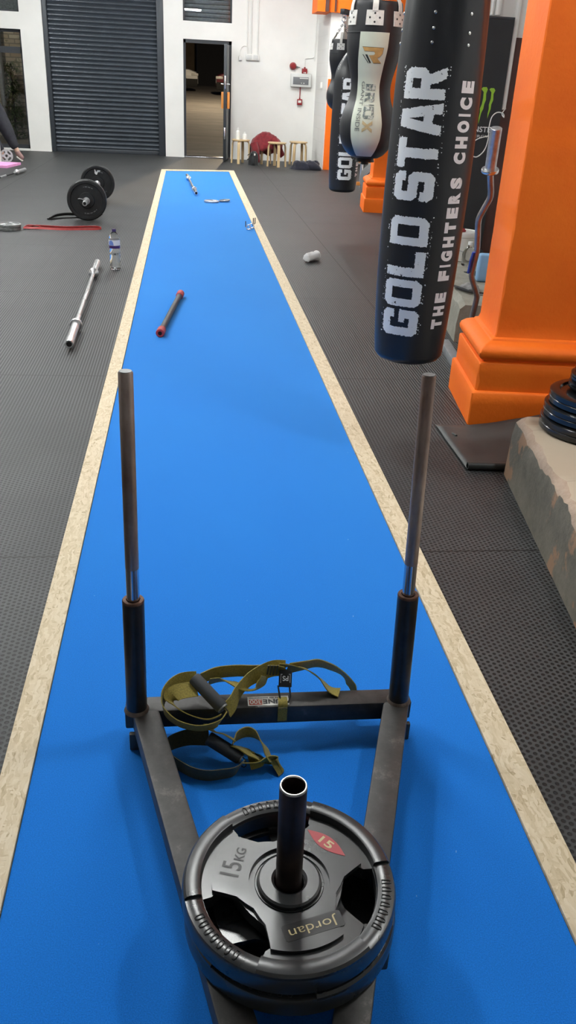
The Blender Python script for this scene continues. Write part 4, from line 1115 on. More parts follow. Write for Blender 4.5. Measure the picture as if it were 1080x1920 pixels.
# ================================================================== FLOOR KIT
def bar_thing(name, p0, p1, lab, sleeve=.42, rs=.025, rsh=.014, collar=.038, mats=('chrome', 'knurled_steel'), grp=None):
    p0, p1 = Vector(p0), Vector(p1); d = (p1 - p0).normalized(); l = (p1 - p0).length
    t = thing(name, p0, lab, 'barbell', grp)
    mb = MB(); mb.cyl(p0 + d * sleeve, p1 - d * sleeve, rsh, 20); obj('shaft', mb, mats[0], t)
    mb = MB(); k = l - 2 * sleeve; mb.cyl(p0 + d * (sleeve + k * .14), p0 + d * (sleeve + k * .40), rsh * 1.03, 20); mb.cyl(p0 + d * (sleeve + k * .60), p0 + d * (sleeve + k * .86), rsh * 1.03, 20); obj('knurling', mb, mats[1], t)
    for q, e in ((p0, d), (p1, -d)):
        mb = MB(); mb.lathe([(0, .0), (.003, rs * .55), (.0, rs * .62), (0, rs - .003), (.003, rs), (sleeve, rs)], q, e, 32); sv = obj('sleeve', mb, mats[0], t)
        mb = MB(); mb.lathe([(sleeve - .012, rs), (sleeve - .012, collar - .003), (sleeve - .009, collar), (sleeve + .012, collar), (sleeve + .015, collar - .003), (sleeve + .03, rs * .8), (sleeve + .035, rsh)], q, e, 32, cap=False); obj('collar', mb, mats[0], sv)
        mb = MB(); mb.lathe([(-.0008, 0), (-.0008, rs * .6)], q, e, 24); obj('end_face', mb, 'dark_inner', sv, smooth=False)
    return t
bar_thing('barbell', (-.668, 4.70, .039), (-.730, 7.06, .039), 'long chrome barbell lying on the ribbed mats left of the track')
bar_thing('barbell', (.114, 11.80, TZ + .038), (-.006, 14.05, TZ + .038), 'chrome barbell lying on the far end of the blue track')
bar_thing('barbell', (-2.47, 14.10, .039), (-2.72, 11.95, .039), 'barbell on the floor cut off by the left photo edge', mats=('silver_iron', 'black_grip_tube'))
# weighted bar with red ends
p0, p1 = Vector((-.170, 4.96, TZ + .026)), Vector((-.053, 6.02, TZ + .026)); d = (p1 - p0).normalized()
t = thing('weighted_bar', p0, 'short black weighted bar with red rubber ends lying on the blue track', 'weighted bar')
mb = MB(); mb.cyl(p0 + d * .05, p1 - d * .05, .0185, 24); obj('shaft', mb, 'black_grip_tube', t)
for q, e in ((p0, d), (p1, -d)):
    mb = MB(); mb.lathe([(0, .012), (0, .022), (.004, .0258), (.060, .0258), (.068, .0235), (.075, .0258), (.082, .0255), (.087, .019)], q, e, 28, cap=False); ec = obj('end_cap', mb, 'red_rubber', t, label='red rubber end cap')
    mb = MB(); mb.lathe([(.002, 0), (.002, .0125)], q, e, 20); obj('end_face', mb, 'dark_inner', ec, smooth=False)
# loaded barbell
A, B = Vector((-1.049, 9.22, .205)), Vector((-1.100, 11.42, .205)); d = (B - A).normalized()
t = bar_thing('loaded_barbell', A, B, 'barbell loaded with two big black bumper plates standing left of the track', mats=('silver_iron', 'knurled_steel'))
def bumper_prof(w, r): return [(-w / 2, .026), (-w / 2, .075), (-w / 2 + .012, .082), (-w / 2 + .012, r * .80), (-w / 2, r * .83), (-w / 2, r - .012), (-w / 2 + .010, r), (w / 2 - .010, r), (w / 2, r - .012), (w / 2, r * .83), (w / 2 - .012, r * .80), (w / 2 - .012, .082), (w / 2, .075), (w / 2, .026)]
for dist, sgn in ((.29, -1), (1.91, 1)):
    c = A + d * dist; c.z = .205
    mb = MB(); mb.lathe(bumper_prof(.075, .2045), c, d, 72, cap=False); bp = obj('bumper_plate', mb, 'bumper_rubber', t)
    mb = MB()
    for a0, a1 in ((60, 118), (255, 318)):
        for rr_, z_ in ((.128, -.0265),):
            x = Vector((1, 0, 0)); n_ = 16; sg = -1
            vs = None
            for i in range(n_ + 1):
                an = R(a0 + (a1 - a0) * i / n_); e = x * math.cos(an) + Z * math.sin(an)
                q = mb.verts([c + d * (-.0262) + e * rr_, c + d * (-.0262) + e * (rr_ + .009)])
                if vs and (i % 4 != 3): mb.face([vs[0], vs[1], q[1], q[0]])
                vs = q
    obj('marking', mb, 'bumper_marking', bp, smooth=False)
    if sgn == 1:
        mb = MB(); o = c + d * (-.0262) + Vector((-.045, 0, .095))
        mb.flat([(0, .06), (.022, .06), (.035, .03), (.05, .05), (.085, .05), (.075, .03), (.055, .03), (.042, 0), (.03, 0), (.012, .02)], [], lambda u, v: o + Vector((u, 0, v))); obj('logo', mb, 'white_marking', bp, smooth=False)
mb = MB(); c = A + d * .235
mb.lathe([(-.02, .027), (-.02, .036), (.012, .036), (.012, .027)], c, d, 24, cap=False)
mb.tube([c + Vector((-.03, 0, .01)), c + Vector((-.07, -.02, .02)), c + Vector((-.085, -.03, .018))], .006, 8)
obj('spring_collar', mb, 'chrome', t)
# black strap behind the loaded barbell
mb = MB(); mb.ribbon([tuple(p) for p in spline([Vector(p) for p in [(-1.46, 9.46, .012, 30), (-1.40, 9.56, .03, 40), (-1.30, 9.66, .035, 35), (-1.18, 9.70, .03, 30), (-1.06, 9.78, .015, 10), (-.95, 9.86, .012, 5)]], 6)], .055, .006)
mb.ribbon([tuple(p) for p in spline([Vector(p) for p in [(-1.46, 9.46, .010, 0), (-1.42, 9.50, .008, 0), (-1.30, 9.60, .007, 0), (-1.1, 9.68, .007, 0)]], 6)], .05, .005)
solo('lifting_belt', mb, 'black_strap', 'black strap curled on the mats behind the near bumper plate', 'strap')
# red resistance band: a long flattened loop
mb = MB()
up = [(-1.58, 8.80, .02, 60), (-1.50, 8.88, .025, 60), (-1.40, 8.90, .02, 70), (-1.20, 8.88, .02, 75), (-1.02, 8.93, .022, 75), (-.92, 8.96, .02, 75), (-.865, 8.90, .02, 80), (-.90, 8.83, .02, 80), (-1.05, 8.80, .018, 75), (-1.25, 8.76, .018, 70), (-1.40, 8.77, .02, 60), (-1.52, 8.75, .022, 50), (-1.60, 8.78, .02, 50), (-1.57, 8.86, .03, 40), (-1.48, 8.83, .03, 40), (-1.42, 8.79, .02, 50)]
mb.ribbon([tuple(p) for p in spline([Vector(p) for p in up], 6)], .020, .005); solo('resistance_band', mb, 'red_band_rubber', 'red rubber resistance band stretched out on the mats left of the bottle', 'resistance band')
# little stack of plates at the left edge
def disc_plate(name, c, r, w, mat, lab, tilt=None, cat='weight plate', grp=None, bore=.022):
    c = Vector(c); t = thing(name, c, lab, cat, grp); ax = Vector(tilt or (0, 0, 1)).normalized()
    mb = MB(); mb.lathe([(0, bore), (0, r - .004), (.004, r), (w - .004, r), (w, r - .006), (w, r * .84), (w * .72, r * .80), (w * .72, r * .42), (w, r * .38), (w, bore), (0, bore)], c, ax, 56, cap=False)
    obj('plate_body', mb, mat, t)
    return t
disc_plate('weight_plate', (-1.735, 8.76, .001), .112, .028, 'grey_iron', 'lower of two small grey iron plates stacked at the left edge', grp='small grey plates at the left edge')
t = disc_plate('weight_plate', (-1.73, 8.76, .030), .110, .028, 'grey_iron', 'upper of two small grey iron plates stacked at the left edge', grp='small grey plates at the left edge')
for k in range(3):
    mb = MB(); a = R(90 + 120 * k); mb.beam(Vector((-1.73 + .03 * math.cos(a), 8.76 + .03 * math.sin(a), .0525)), Vector((-1.73 + .088 * math.cos(a), 8.76 + .088 * math.sin(a), .0525)), .03, .010, .003); obj('spoke', mb, 'silver_iron', t)
# two flat plates on the track
disc_plate('weight_plate', (.30, 11.24, TZ + .001), .095, .022, 'silver_iron', 'small bright silver plate lying on the blue track near the far barbell', grp='small plates on the track')
disc_plate('weight_plate', (.47, 11.33, TZ + .010), .072, .016, 'grey_iron', 'small dark plate touching the silver plate on the blue track', tilt=(-.10, 0, 1), grp='small plates on the track')
# spring collars standing on the track
def clip(c, prongs, lab):
    c = Vector(c); t = thing('spring_collar', c, lab, 'barbell collar', 'collars left on the track')
    mb = MB()
    for k in range(3): mb.torus(c + Vector((0, .008 * k - .008, .027)), .024, .0042, (1, 0, 0), (0, 0, 1), 20, 6)
    mb.box(c + Vector((-.024, -.02, 0)), c + Vector((.024, .02, .012)), .004); obj('coil', mb, 'chrome', t)
    for p in prongs:
        q = c + Vector(p); mb = MB(); mb.cyl(c + Vector((p[0] * .4, p[1], .03)), q + Z * .035, .004, 8); mb.cyl(q + Z * .03, q + Z * .088, .0048, 8); obj('handle', mb, 'black_grip_tube', t)
clip((.633, 9.12, TZ), [(-.032, 0, 0)], 'chrome spring collar with one upright handle on the blue track')
clip((.672, 9.22, TZ), [(.016, 0, .02), (.036, .02, .02)], 'spring collar with two upright handles by the chipboard edge')

# ------------------------------------------------------------------ bottles
def bottle(c, lab):
    c = Vector(c); t = thing('water_bottle', c, lab, 'bottle')
    pr = [(.003, 0), (.0, .020), (.002, .036), (.012, .0425), (.03, .0425), (.05, .041), (.07, .0425), (.09, .041), (.11, .0425), (.13, .0405), (.155, .0405), (.165, .0435), (.235, .0435), (.25, .042), (.265, .036), (.28, .025), (.29, .0150), (.300, .0138)]
    mb = MB(); mb.lathe(pr, c, Z, 40); obj('bottle_body', mb, 'clear_plastic', t)
    inner = [(h, max(0, r - .0016)) for h, r in pr if .0 < h < .14]; inner = [(.006, 0), (.006, .033)] + inner[2:] + [(.118, .039), (.118, 0)]
    mb = MB(); mb.lathe(inner, c, Z, 36, cap=False); obj('water', mb, 'water', t)
    mb = MB(); mb.lathe([(.168, .0437), (.168, .0442), (.190, .0442)], c, Z, 40, cap=False); obj('label_band', mb, 'label_purple', t, label='purple label band')
    mb = MB(); mb.lathe([(.190, .0442), (.232, .0442), (.232, .0437)], c, Z, 40, cap=False)
    lb = obj('label_sleeve', mb, 'label_white', t)
    mb = MB(); yw = math.atan2(-c.y, -c.x)
    pt = lambda u, v: c + Vector((.0447 * math.cos(yw + R(u)), .0447 * math.sin(yw + R(u)), v))
    mb.flat([(-70, .192), (-8, .192), (-14, .216), (-30, .230), (-52, .226), (-70, .214)], [], pt, (12, 0)); obj('label_print', mb, 'label_blue', lb, smooth=False)
    mb = MB(); mb.lathe([(.292, .0145), (.293, .0165), (.310, .0165), (.312, .015), (.312, 0)], c, Z, 28); obj('cap', mb, 'cap_purple', t, label='dark purple cap')
bottle((-.582, 6.99, 0), 'clear water bottle with purple label standing on the ribbed mats left of the track')
# crushed clear bottle lying on the right mats
a, b = Vector((1.045, 7.50, .040)), Vector((1.135, 7.60, .042)); d = (b - a).normalized()
t = thing('crushed_bottle', a, 'clear crumpled plastic cup lying on its side on the mats right of the track', 'plastic cup')
def crush(th, h, r): return r * (1 + .10 * math.sin(3 * th + 30 * h) + .06 * math.sin(7 * th - 50 * h))
mb = MB(); mb.lathe([(-.02, 0), (-.02, .025), (-.012, .036), (.02, .039), (.05, .035), (.08, .040), (.12, .0405), (.145, .042), (.147, .040), (.12, .0385), (.02, .037), (-.010, .034), (-.018, .02), (-.018, 0)], a, d, 32, mod=crush); obj('cup_body', mb, 'cloudy_plastic', t)
mb = MB(); x = d.cross(Z).normalized(); mb.torus(a + d * .147, .0415, .0028, x, Z, 32, 6); obj('rim', mb, 'white_plastic', t)

# ------------------------------------------------------------------ right foreground: plate tower on the plinth
def stack_plate(c, z, r, w, lab):
    t = thing('weight_plate', (c[0], c[1], z), lab, 'weight plate', 'plates stacked on the concrete plinth')
    mb = MB(); mb.lathe([(z, .026), (z, r - .008), (z + .006, r), (z + w * .45, r - .0005), (z + w * .5, r - .003), (z + w * .55, r - .0005), (z + w - .006, r), (z + w, r - .010), (z + w, r * .80), (z + w - .008, r * .77), (z + w - .008, r * .40), (z + w, r * .36), (z + w, .026), (z, .026)], (c[0], c[1], 0), Z, 80, cap=False)
    obj('plate_body', mb, 'gloss_rubber', t)
cS = (1.545, 2.875); z = .259
for i, (r, w, nm) in enumerate(((.196, .052, 'bottom and widest'), (.190, .050, 'second from the bottom'), (.178, .050, 'third from the bottom'))):
    stack_plate(cS, z, r, w, 'large black rubber plate, %s of the tower on the plinth' % nm); z += w + .001
cT = (1.56, 2.90)
for i, (r, w, nm) in enumerate(((.118, .032, 'lowest'), (.116, .032, 'middle'), (.105, .030, 'topmost'))):
    stack_plate(cT, z, r, w, 'small black plate, %s of three on top of the plate tower' % nm); z += w + .001
# rubber sheet tucked under the pier
mb = MB(); nx, ny = 16, 14; g = []
for j in range(ny + 1):
    row = []
    for i in range(nx + 1):
        u = i / nx; v = j / ny
        p = Vector((1.148 + .50 * u, 3.07 + .50 * v - .03 * u, 0)); zz = .006 + .10 * max(0, u - .25) ** 1.4 * v + .003 * noise.noise(p * 9)
        row.append((p.x, p.y, zz))
    g.append(mb.verts(row))
for j in range(ny):
    for i in range(nx): mb.face([g[j][i], g[j][i + 1], g[j + 1][i + 1], g[j + 1][i]])
sv = solo('rubber_sheet', mb, 'sheet_rubber', 'loose dark rubber sheet with a rolled front edge lying before the orange pier', 'rubber sheet')
so = sv.modifiers.new('thickness', 'SOLIDIFY'); so.thickness = .005; so.offset = 0
mb = MB(); mb.tube([(1.150, 3.075, .018), (1.25, 3.070, .018), (1.36, 3.064, .018)], .016, 16); mb.tube([(1.198, 3.455, .009), (1.203, 3.44, .010), (1.207, 3.425, .009)], .006, 8)
o = obj('rolled_edge', mb, 'sheet_rubber', sv)
mb = MB(); mb.lathe([(0, 0), (0, .010)], (1.1495, 3.0752, .018), (-1, 0, 0), 16); obj('roll_core', mb, 'dark_inner', sv, smooth=False)
# grey strip of metal on the floor behind the pier
mb = MB(); mb.beam((1.515, 4.46, .025), (1.560, 4.90, .025), .055, .048, .003); solo('metal_channel', mb, 'galvanised', 'short grey metal channel lying on the floor behind the near orange pier', 'metal channel')

# ------------------------------------------------------------------ weights area behind the near pier
ez = [(1.465, 4.240, 1.257), (1.485, 4.300, 1.068), (1.524, 4.340, .940), (1.488, 4.380, .825), (1.524, 4.430, .658), (1.522, 4.470, .524), (1.590, 4.510, .402), (1.593, 4.550, .282), (1.600, 4.60, .012)]
t = thing('curl_bar', ez[-1], 'bent chrome curl bar leaning upright behind the near orange pier', 'curl bar')
P = [Vector(p) for p in ez]; d = (P[1] - P[0]).normalized()
mb = MB(); mb.cyl(P[0], P[1] + d * .005, .0275, 28, .002); sv = obj('sleeve', mb, 'silver_iron', t)
mb = MB(); mb.lathe([(0, .026), (0, .041), (.003, .043), (.014, .043), (.017, .041), (.017, .02)], P[1] - d * .004, d, 28, cap=False); obj('collar', mb, 'chrome', sv)
pts = [P[1], P[1].lerp(P[2], .55)]
for i in range(2, 8):
    a_, b_, c_ = P[i - 1], P[i], P[i + 1]
    pts += [b_.lerp(a_, .16), b_ * .92 + (a_ + c_) * .04, b_.lerp(c_, .16)]
pts.append(P[7].lerp(P[8], .5))
mb = MB(); mb.tube(pts, .0158, 16); obj('bent_shaft', mb, 'ez_steel', t)
mb = MB(); mb.cyl(P[7].lerp(P[8], .4), P[8], .0275, 20, .002); obj('sleeve', mb, 'chrome', t)
mb = MB(); mb.tube([P[5].lerp(P[4], .1) + Vector((-.020, -.012, 0)), P[5].lerp(P[4], .6) + Vector((-.024, -.012, 0)), P[5].lerp(P[4], .95) + Vector((-.020, -.012, 0))], .009, 10); obj('clamp_lever', mb, 'blue_plastic', t, label='blue clamp lever')
# banner
t = thing('banner_stand', (2.13, 6.66, .25), 'tall black banner with a bright green claw emblem standing behind the bucket', 'banner')
mb = MB(); mb.box((1.96, 6.652, .29), (2.318, 6.660, 1.885)); cl = obj('banner_panel', mb, 'banner_cloth', t, smooth=False)
mb = MB(); mb.box((1.95, 6.62, .251), (2.33, 6.70, .295), .008); obj('base', mb, 'dark_frame', t)
mb = MB(); mb.box((1.96, 6.648, 1.875), (2.318, 6.664, 1.89), .003); obj('top_rail', mb, 'dark_frame', t)
mb = MB(); yb = 6.650
claws = [[(2.082, 1.428), (2.092, 1.438), (2.118, 1.440), (2.128, 1.425), (2.120, 1.40), (2.124, 1.36), (2.114, 1.33), (2.118, 1.30), (2.108, 1.27), (2.104, 1.235), (2.100, 1.27), (2.103, 1.30), (2.097, 1.33), (2.104, 1.37), (2.100, 1.41), (2.090, 1.42)],
         [(2.142, 1.43), (2.152, 1.441), (2.180, 1.443), (2.190, 1.428), (2.182, 1.40), (2.187, 1.36), (2.178, 1.33), (2.176, 1.30), (2.164, 1.27), (2.160, 1.235), (2.153, 1.195), (2.150, 1.24), (2.154, 1.275), (2.150, 1.30), (2.160, 1.33), (2.164, 1.37), (2.162, 1.41), (2.150, 1.42)],
         [(2.202, 1.428), (2.212, 1.438), (2.236, 1.438), (2.248, 1.424), (2.238, 1.40), (2.242, 1.36), (2.232, 1.33), (2.232, 1.30), (2.224, 1.27), (2.216, 1.235), (2.214, 1.27), (2.218, 1.30), (2.214, 1.33), (2.222, 1.37), (2.220, 1.41), (2.210, 1.42)]]
for o_ in claws: mb.flat(o_, [], lambda u, v: Vector((u, yb, v)))
obj('emblem', mb, 'claw_green', cl, smooth=False, label='green claw emblem')
mb = MB(); text_on(mb, 'MONSTER', lambda u, v: Vector((2.030 + .265 * u, yb, 1.142 + .038 * v)), .02); text_on(mb, 'ENERGY', lambda u, v: Vector((2.075 + .17 * u, yb, 1.105 + .018 * v)), .0); obj('lettering', mb, 'white_marking', cl, smooth=False)
# white cable hanging in a loop
mb = MB(); cb = [(2.343, 6.64, 1.31), (2.30, 6.58, 1.274), (2.291, 6.5, 1.253), (2.279, 6.50, 1.277), (2.234, 6.50, 1.282), (2.199, 6.50, 1.249), (2.190, 6.50, 1.178), (2.195, 6.50, 1.10), (2.178, 6.50, 1.027), (2.132, 6.50, .982), (2.091, 6.50, .987), (2.058, 6.50, 1.015), (2.075, 6.50, 1.066), (2.121, 6.50, 1.104), (2.187, 6.49, 1.124)]
mb.tube(spline([Vector(p) for p in cb], 5), .0038, 8); solo('hanging_cable', mb, 'white_plastic', 'thin white cable hanging in a loop in front of the black banner', 'cable')
# bucket
c = Vector((2.075, 6.44, .251)); t = thing('bucket', c, 'white plastic bucket with a lid standing on the far concrete plinth', 'bucket')
mb = MB(); mb.lathe([(0, .0), (0, .095), (.005, .100), (.175, .117), (.180, .122), (.196, .122), (.198, .118)], c, Z, 48); obj('bucket_body', mb, 'bucket_plastic', t)
mb = MB(); mb.lathe([(.196, .124), (.206, .125), (.214, .122), (.214, .112), (.209, .108), (.209, 0)], c, Z, 48, cap=False); obj('lid', mb, 'white_plastic', t)
mb = MB(); mb.tube(spline([c + Vector(p) for p in [(.118, -.03, .18), (.10, -.09, .12), (.0, -.135, .08), (-.10, -.09, .12), (-.118, -.03, .18)]], 6), .003, 6); obj('handle', mb, 'galvanised', t)
mb = MB(); mb.box(c + Vector((-.035, -.05, .2095)), c + Vector((.015, -.015, .226)), .006, rot=.4); mb.cyl(c + Vector((.0, -.03, .2097)), c + Vector((.0, -.03, .234)), .010, 12); solo('bottle_top', mb, 'alarm_red', 'small red bottle top lying on the white bucket lid', 'bottle top')
c = Vector((2.075, 6.20, .251)); t = thing('clear_jug', c, 'clear plastic bottle standing in front of the white bucket', 'bottle')
mb = MB(); mb.lathe([(.0, 0), (0, .045), (.006, .05), (.09, .05), (.12, .035), (.135, .018), (.155, .016)], c, Z, 32); obj('bottle_body', mb, 'clear_plastic', t)
mb = MB(); mb.lathe([(.15, .018), (.172, .018), (.172, 0)], c, Z, 20); obj('cap', mb, 'white_plastic', t)
mb = MB(); mb.box((1.955, 5.60, .251), (2.20, 5.66, .44), .022, rot=-.12, seg=4); solo('foam_block', mb, 'pale_blue_foam', 'pale blue foam block standing on the plinth beside the orange pier', 'foam block')
# glove and cloth on the plinth
def lump(c, rx, ry, h, seed, amp=.35, seg=24, rings=10, pw=.6):
    mb = MB(); c = Vector(c); prev = None; sd = Vector((seed * 3.1, seed * 1.7, seed))
    for j in range(rings + 1):
        f = j / rings; rr = math.cos(f * PI / 2) ** pw if j < rings else 0
        if j == rings: vs = [mb.bm.verts.new(c + Z * h)]
        else:
            vs = []
            for i in range(seg):
                a = 2 * PI * i / seg; k = 1 + amp * noise.noise(Vector((math.cos(a) * 1.3, math.sin(a) * 1.3, f * 1.6)) + sd) * 1.2 + amp * .4 * noise.noise(Vector((math.cos(a) * 4, math.sin(a) * 4, f * 4)) + sd)
                zz = h * math.sin(f * PI / 2) * (1 + amp * .6 * noise.noise(Vector((math.cos(a) * 2, math.sin(a) * 2, 5)) + sd))
                vs.append(mb.bm.verts.new(c + Vector((rx * rr * k * math.cos(a), ry * rr * k * math.sin(a), max(0, zz)))))
        if prev:
            for i in range(seg):
                j2 = (i + 1) % seg
                if len(vs) == 1: mb.face([prev[i], prev[j2], vs[0]])
                else: mb.face([prev[i], prev[j2], vs[j2], vs[i]])
        else: mb.face(vs[::-1])
        prev = vs
    return mb
solo('cloth', lump((1.835, 5.36, .251), .065, .085, .04, 4), 'grey_cloth', 'crumpled grey cloth with a dark hem lying on the plinth edge', 'cloth')
mb = MB(); mb.ribbon([tuple(p) for p in spline([Vector(p) for p in [(1.745, 5.42, .262, 20), (1.755, 5.32, .268, 40), (1.80, 5.235, .266, 30), (1.88, 5.225, .262, 10)]], 5)], .03, .010)
solo('black_glove', mb, 'black_cloth', 'black folded strap lying in front of the grey cloth on the plinth', 'strap')
mb = MB(); mb.prism([(1.97, 5.95), (2.08, 5.98), (2.03, 5.78)], [], lambda u, v, k: Vector((u, v, .251 + .004 * k))); solo('black_triangle', mb, 'black_strap', 'flat black triangle lying on the plinth by the clear bottle', 'rubber offcut', smooth=False)  # thin near-black triangle laid on the plinth top
# plates leaning behind the far pier
for i in range(5):
    c = Vector((2.60 + .030 * i, 12.2 + .42 * i * .5, .205)); tt = Vector((-.62, -.78, .10 + .02 * i)).normalized()
    nm = ('frontmost', 'second', 'middle', 'fourth', 'rearmost')[i]
    t = thing('weight_plate', c, 'dark iron plate leaning upright behind the far orange pier, %s of its row' % nm, 'weight plate', 'plates leaning behind the far pier')
    mb = MB(); mb.lathe([(-.02, .026), (-.02, .19), (-.015, .198), (.015, .198), (.02, .19), (.02, .15), (.008, .145), (.008, .07), (.02, .065), (.02, .026), (-.02, .026)], c, tt, 56, cap=False); obj('plate_body', mb, 'moulded_black_rubber', t)
    mb = MB(); mb.lathe([(.021, .176), (.022, .19), (.016, .199), (-.016, .199)], c, tt, 56, cap=False); obj('worn_rim', mb, 'bumper_marking', t)
t = thing('plate_rack', (2.72, 13.0, 0), 'low orange steel rack holding the plates behind the far orange pier', 'rack')
for x, y in ((2.60, 13.3), (2.98, 13.3)):
    mb = MB(); mb.cyl((x, y, 0), (x, y, .72), .022, 12); obj('upright', mb, 'chrome', t)
for zc in (.10, .42, .66):
    mb = MB(); mb.beam((2.54, 13.3, zc), (3.05, 13.3, zc), .04, .05, .004); obj('rail', mb, 'orange_pad', t)

# ================================================================== FAR WALL KIT
def stool(c, rz, lab, pale=0):
    c = Vector(c); t = thing('stool', c, lab, 'stool', 'round wooden stools by the back wall')
    mb = MB(); mb.lathe([(.395, 0), (.395, .165), (.399, .172), (.415, .172), (.419, .167), (.420, 0)], c, Z, 48); obj('seat', mb, 'birch_pale' if pale else 'birch', t)
    for k in range(4):
        a = rz + PI / 4 + k * PI / 2; e = Vector((math.cos(a), math.sin(a), 0)); tg = Vector((-e.y, e.x, 0))
        path = [(.172, .001), (.168, .10), (.164, .22), (.160, .33), (.154, .362), (.143, .380), (.126, .389), (.06, .391)]; mb = MB(); prev = None
        for i, (r, z) in enumerate(path):
            a0 = path[max(0, i - 1)]; b0 = path[min(len(path) - 1, i + 1)]; tv = Vector((b0[0] - a0[0], b0[1] - a0[1])).normalized(); nv = Vector((tv.y, -tv.x))
            th_ = .0125 if i < 4 else .009; w_ = .024
            vs = mb.verts([c + e * (r + nv.x * s1 * th_) + Z * max(.0005, z + nv.y * s1 * th_ * (1 if i else 0)) + tg * (s2 * w_) for s1, s2 in ((-1, -1), (1, -1), (1, 1), (-1, 1))])
            if prev:
                for j in range(4): mb.face([prev[j], prev[(j + 1) % 4], vs[(j + 1) % 4], vs[j]])
            else: mb.face(vs[::-1])
            prev = vs
        mb.face(prev); obj('leg', mb, 'birch_pale' if pale else 'birch', t)
    return t
stool((1.005, 17.16, 0), .5, 'round birch stool closest to the open door, carrying two bottles')
stool((1.655, 16.78, 0), .9, 'round birch stool in front of the red jacket')
stool((2.115, 17.28, 0), .2, 'round birch stool standing behind the navy heap of clothing')
stool((1.42, 17.32, 0), .7, 'birch stool almost hidden beneath the red jacket')
def small_bottle(c, h, r, mat, lab):
    c = Vector(c); t = thing('drink_bottle', c, lab, 'bottle')
    mb = MB(); mb.lathe([(0, 0), (0, r), (h * .62, r), (h * .72, r * .8), (h * .78, r * .45), (h * .86, r * .42)], c, Z, 24); obj('bottle_body', mb, mat, t)
    mb = MB(); mb.lathe([(h * .84, r * .5), (h * .93, r * .46), (h, r * .2), (h, 0)], c, Z, 20); obj('cap', mb, 'grey_panel', t)
small_bottle((.945, 17.10, .4202), .20, .036, 'bucket_plastic', 'pale squeeze bottle on the stool nearest the door')
small_bottle((1.075, 17.16, .4202), .13, .045, 'white_plastic', 'short round white bottle on the stool nearest the door')
# red jacket draped over the hidden stool
def draped():
    mb = MB(); prof = [(1.20, .30), (1.25, .40), (1.33, .49), (1.42, .545), (1.52, .545), (1.62, .50), (1.72, .44), (1.78, .36)]
    top = lambda x: next(a[1] + (b[1] - a[1]) * (x - a[0]) / (b[0] - a[0]) for a, b in zip(prof, prof[1:]) if a[0] <= x <= b[0] + 1e-6)
    nx, ny = 44, 30; G_ = []
    for j in range(ny + 1):
        row = []; v = j / ny
        for i in range(nx + 1):
            u = i / nx; x = 1.20 + .58 * u; h = top(min(x, 1.7799)); s_ = math.sin(PI * v)
            low = .16 + .10 * noise.noise(Vector((u * 4, 0, v * 2))) + (.12 if .28 < u < .8 and v < .5 else 0)
            z = low + (h - low) * min(1, s_ * 1.25) ** .7 + .022 * noise.noise(Vector((u * 9, v * 7, 3)))
            y = 17.02 + .50 * v + .03 * noise.noise(Vector((u * 7, v * 5, 9)))
            row.append((x + .02 * noise.noise(Vector((u * 5, v * 6, 1))), y, z))
        G_.append(mb.verts(row))
    for j in range(ny):
        for i in range(nx): mb.face([G_[j][i], G_[j][i + 1], G_[j + 1][i + 1], G_[j + 1][i]])
    return mb
t = thing('red_jacket', (1.45, 17.25, 0), 'crumpled dark red jacket draped over stools against the white wall', 'jacket')
o = obj('jacket_body', draped(), 'red_cloth', t, ang=80); so = o.modifiers.new('thickness', 'SOLIDIFY'); so.thickness = .012; so.offset = 1
mb = MB(); mb.tube(spline([Vector(p) for p in [(1.60, 17.02, .46), (1.68, 16.97, .36), (1.74, 16.96, .24), (1.79, 16.95, .17)]], 5), .06, 14, rad=[.075 - .0016 * i for i in range(16)]); obj('sleeve', mb, 'red_cloth', t, ang=80)
mb = MB(); mb.tube(spline([Vector(p) for p in [(1.24, 17.05, .36), (1.28, 17.0, .24), (1.31, 16.99, .12), (1.32, 16.98, .04)]], 5), .05, 14, rad=[.075 - .0022 * i for i in range(16)]); obj('sleeve', mb, 'red_cloth', t, ang=80)
# dark rucksack and navy heap
t = thing('rucksack', (1.25, 16.93, 0), 'small black rucksack slumped on the floor between two stools', 'bag')
obj('bag_body', lump((1.235, 16.93, 0), .085, .09, .235, 2, .25, pw=.45), 'black_cloth', t, ang=80)
mb = MB(); mb.ribbon([tuple(p) for p in spline([Vector(p) for p in [(1.20, 16.85, .21, 0), (1.16, 16.84, .20, 0), (1.12, 16.86, .17, 0)]], 5)], .035, .006); mb.ribbon([tuple(p) for p in spline([Vector(p) for p in [(1.17, 16.85, .10, 30), (1.14, 16.84, .11, 30), (1.11, 16.84, .09, 30)]], 5)], .03, .006); obj('strap', mb, 'black_strap', t)
mb = MB(); mb.box((1.235, 16.835, .17), (1.265, 16.845, .205), .003); obj('logo_patch', mb, 'white_patch', t)
t = thing('clothes_heap', (2.16, 16.42, 0), 'heap of dark navy clothing on the floor at the foot of the orange strip', 'clothing')
mb = lump((2.06, 16.42, 0), .17, .14, .14, 6, .30, pw=.6); mb.merge(lump((2.28, 16.42, 0), .19, .13, .15, 9, .35, pw=.7).bm); obj('jacket', mb, 'navy_cloth', t, ang=80)
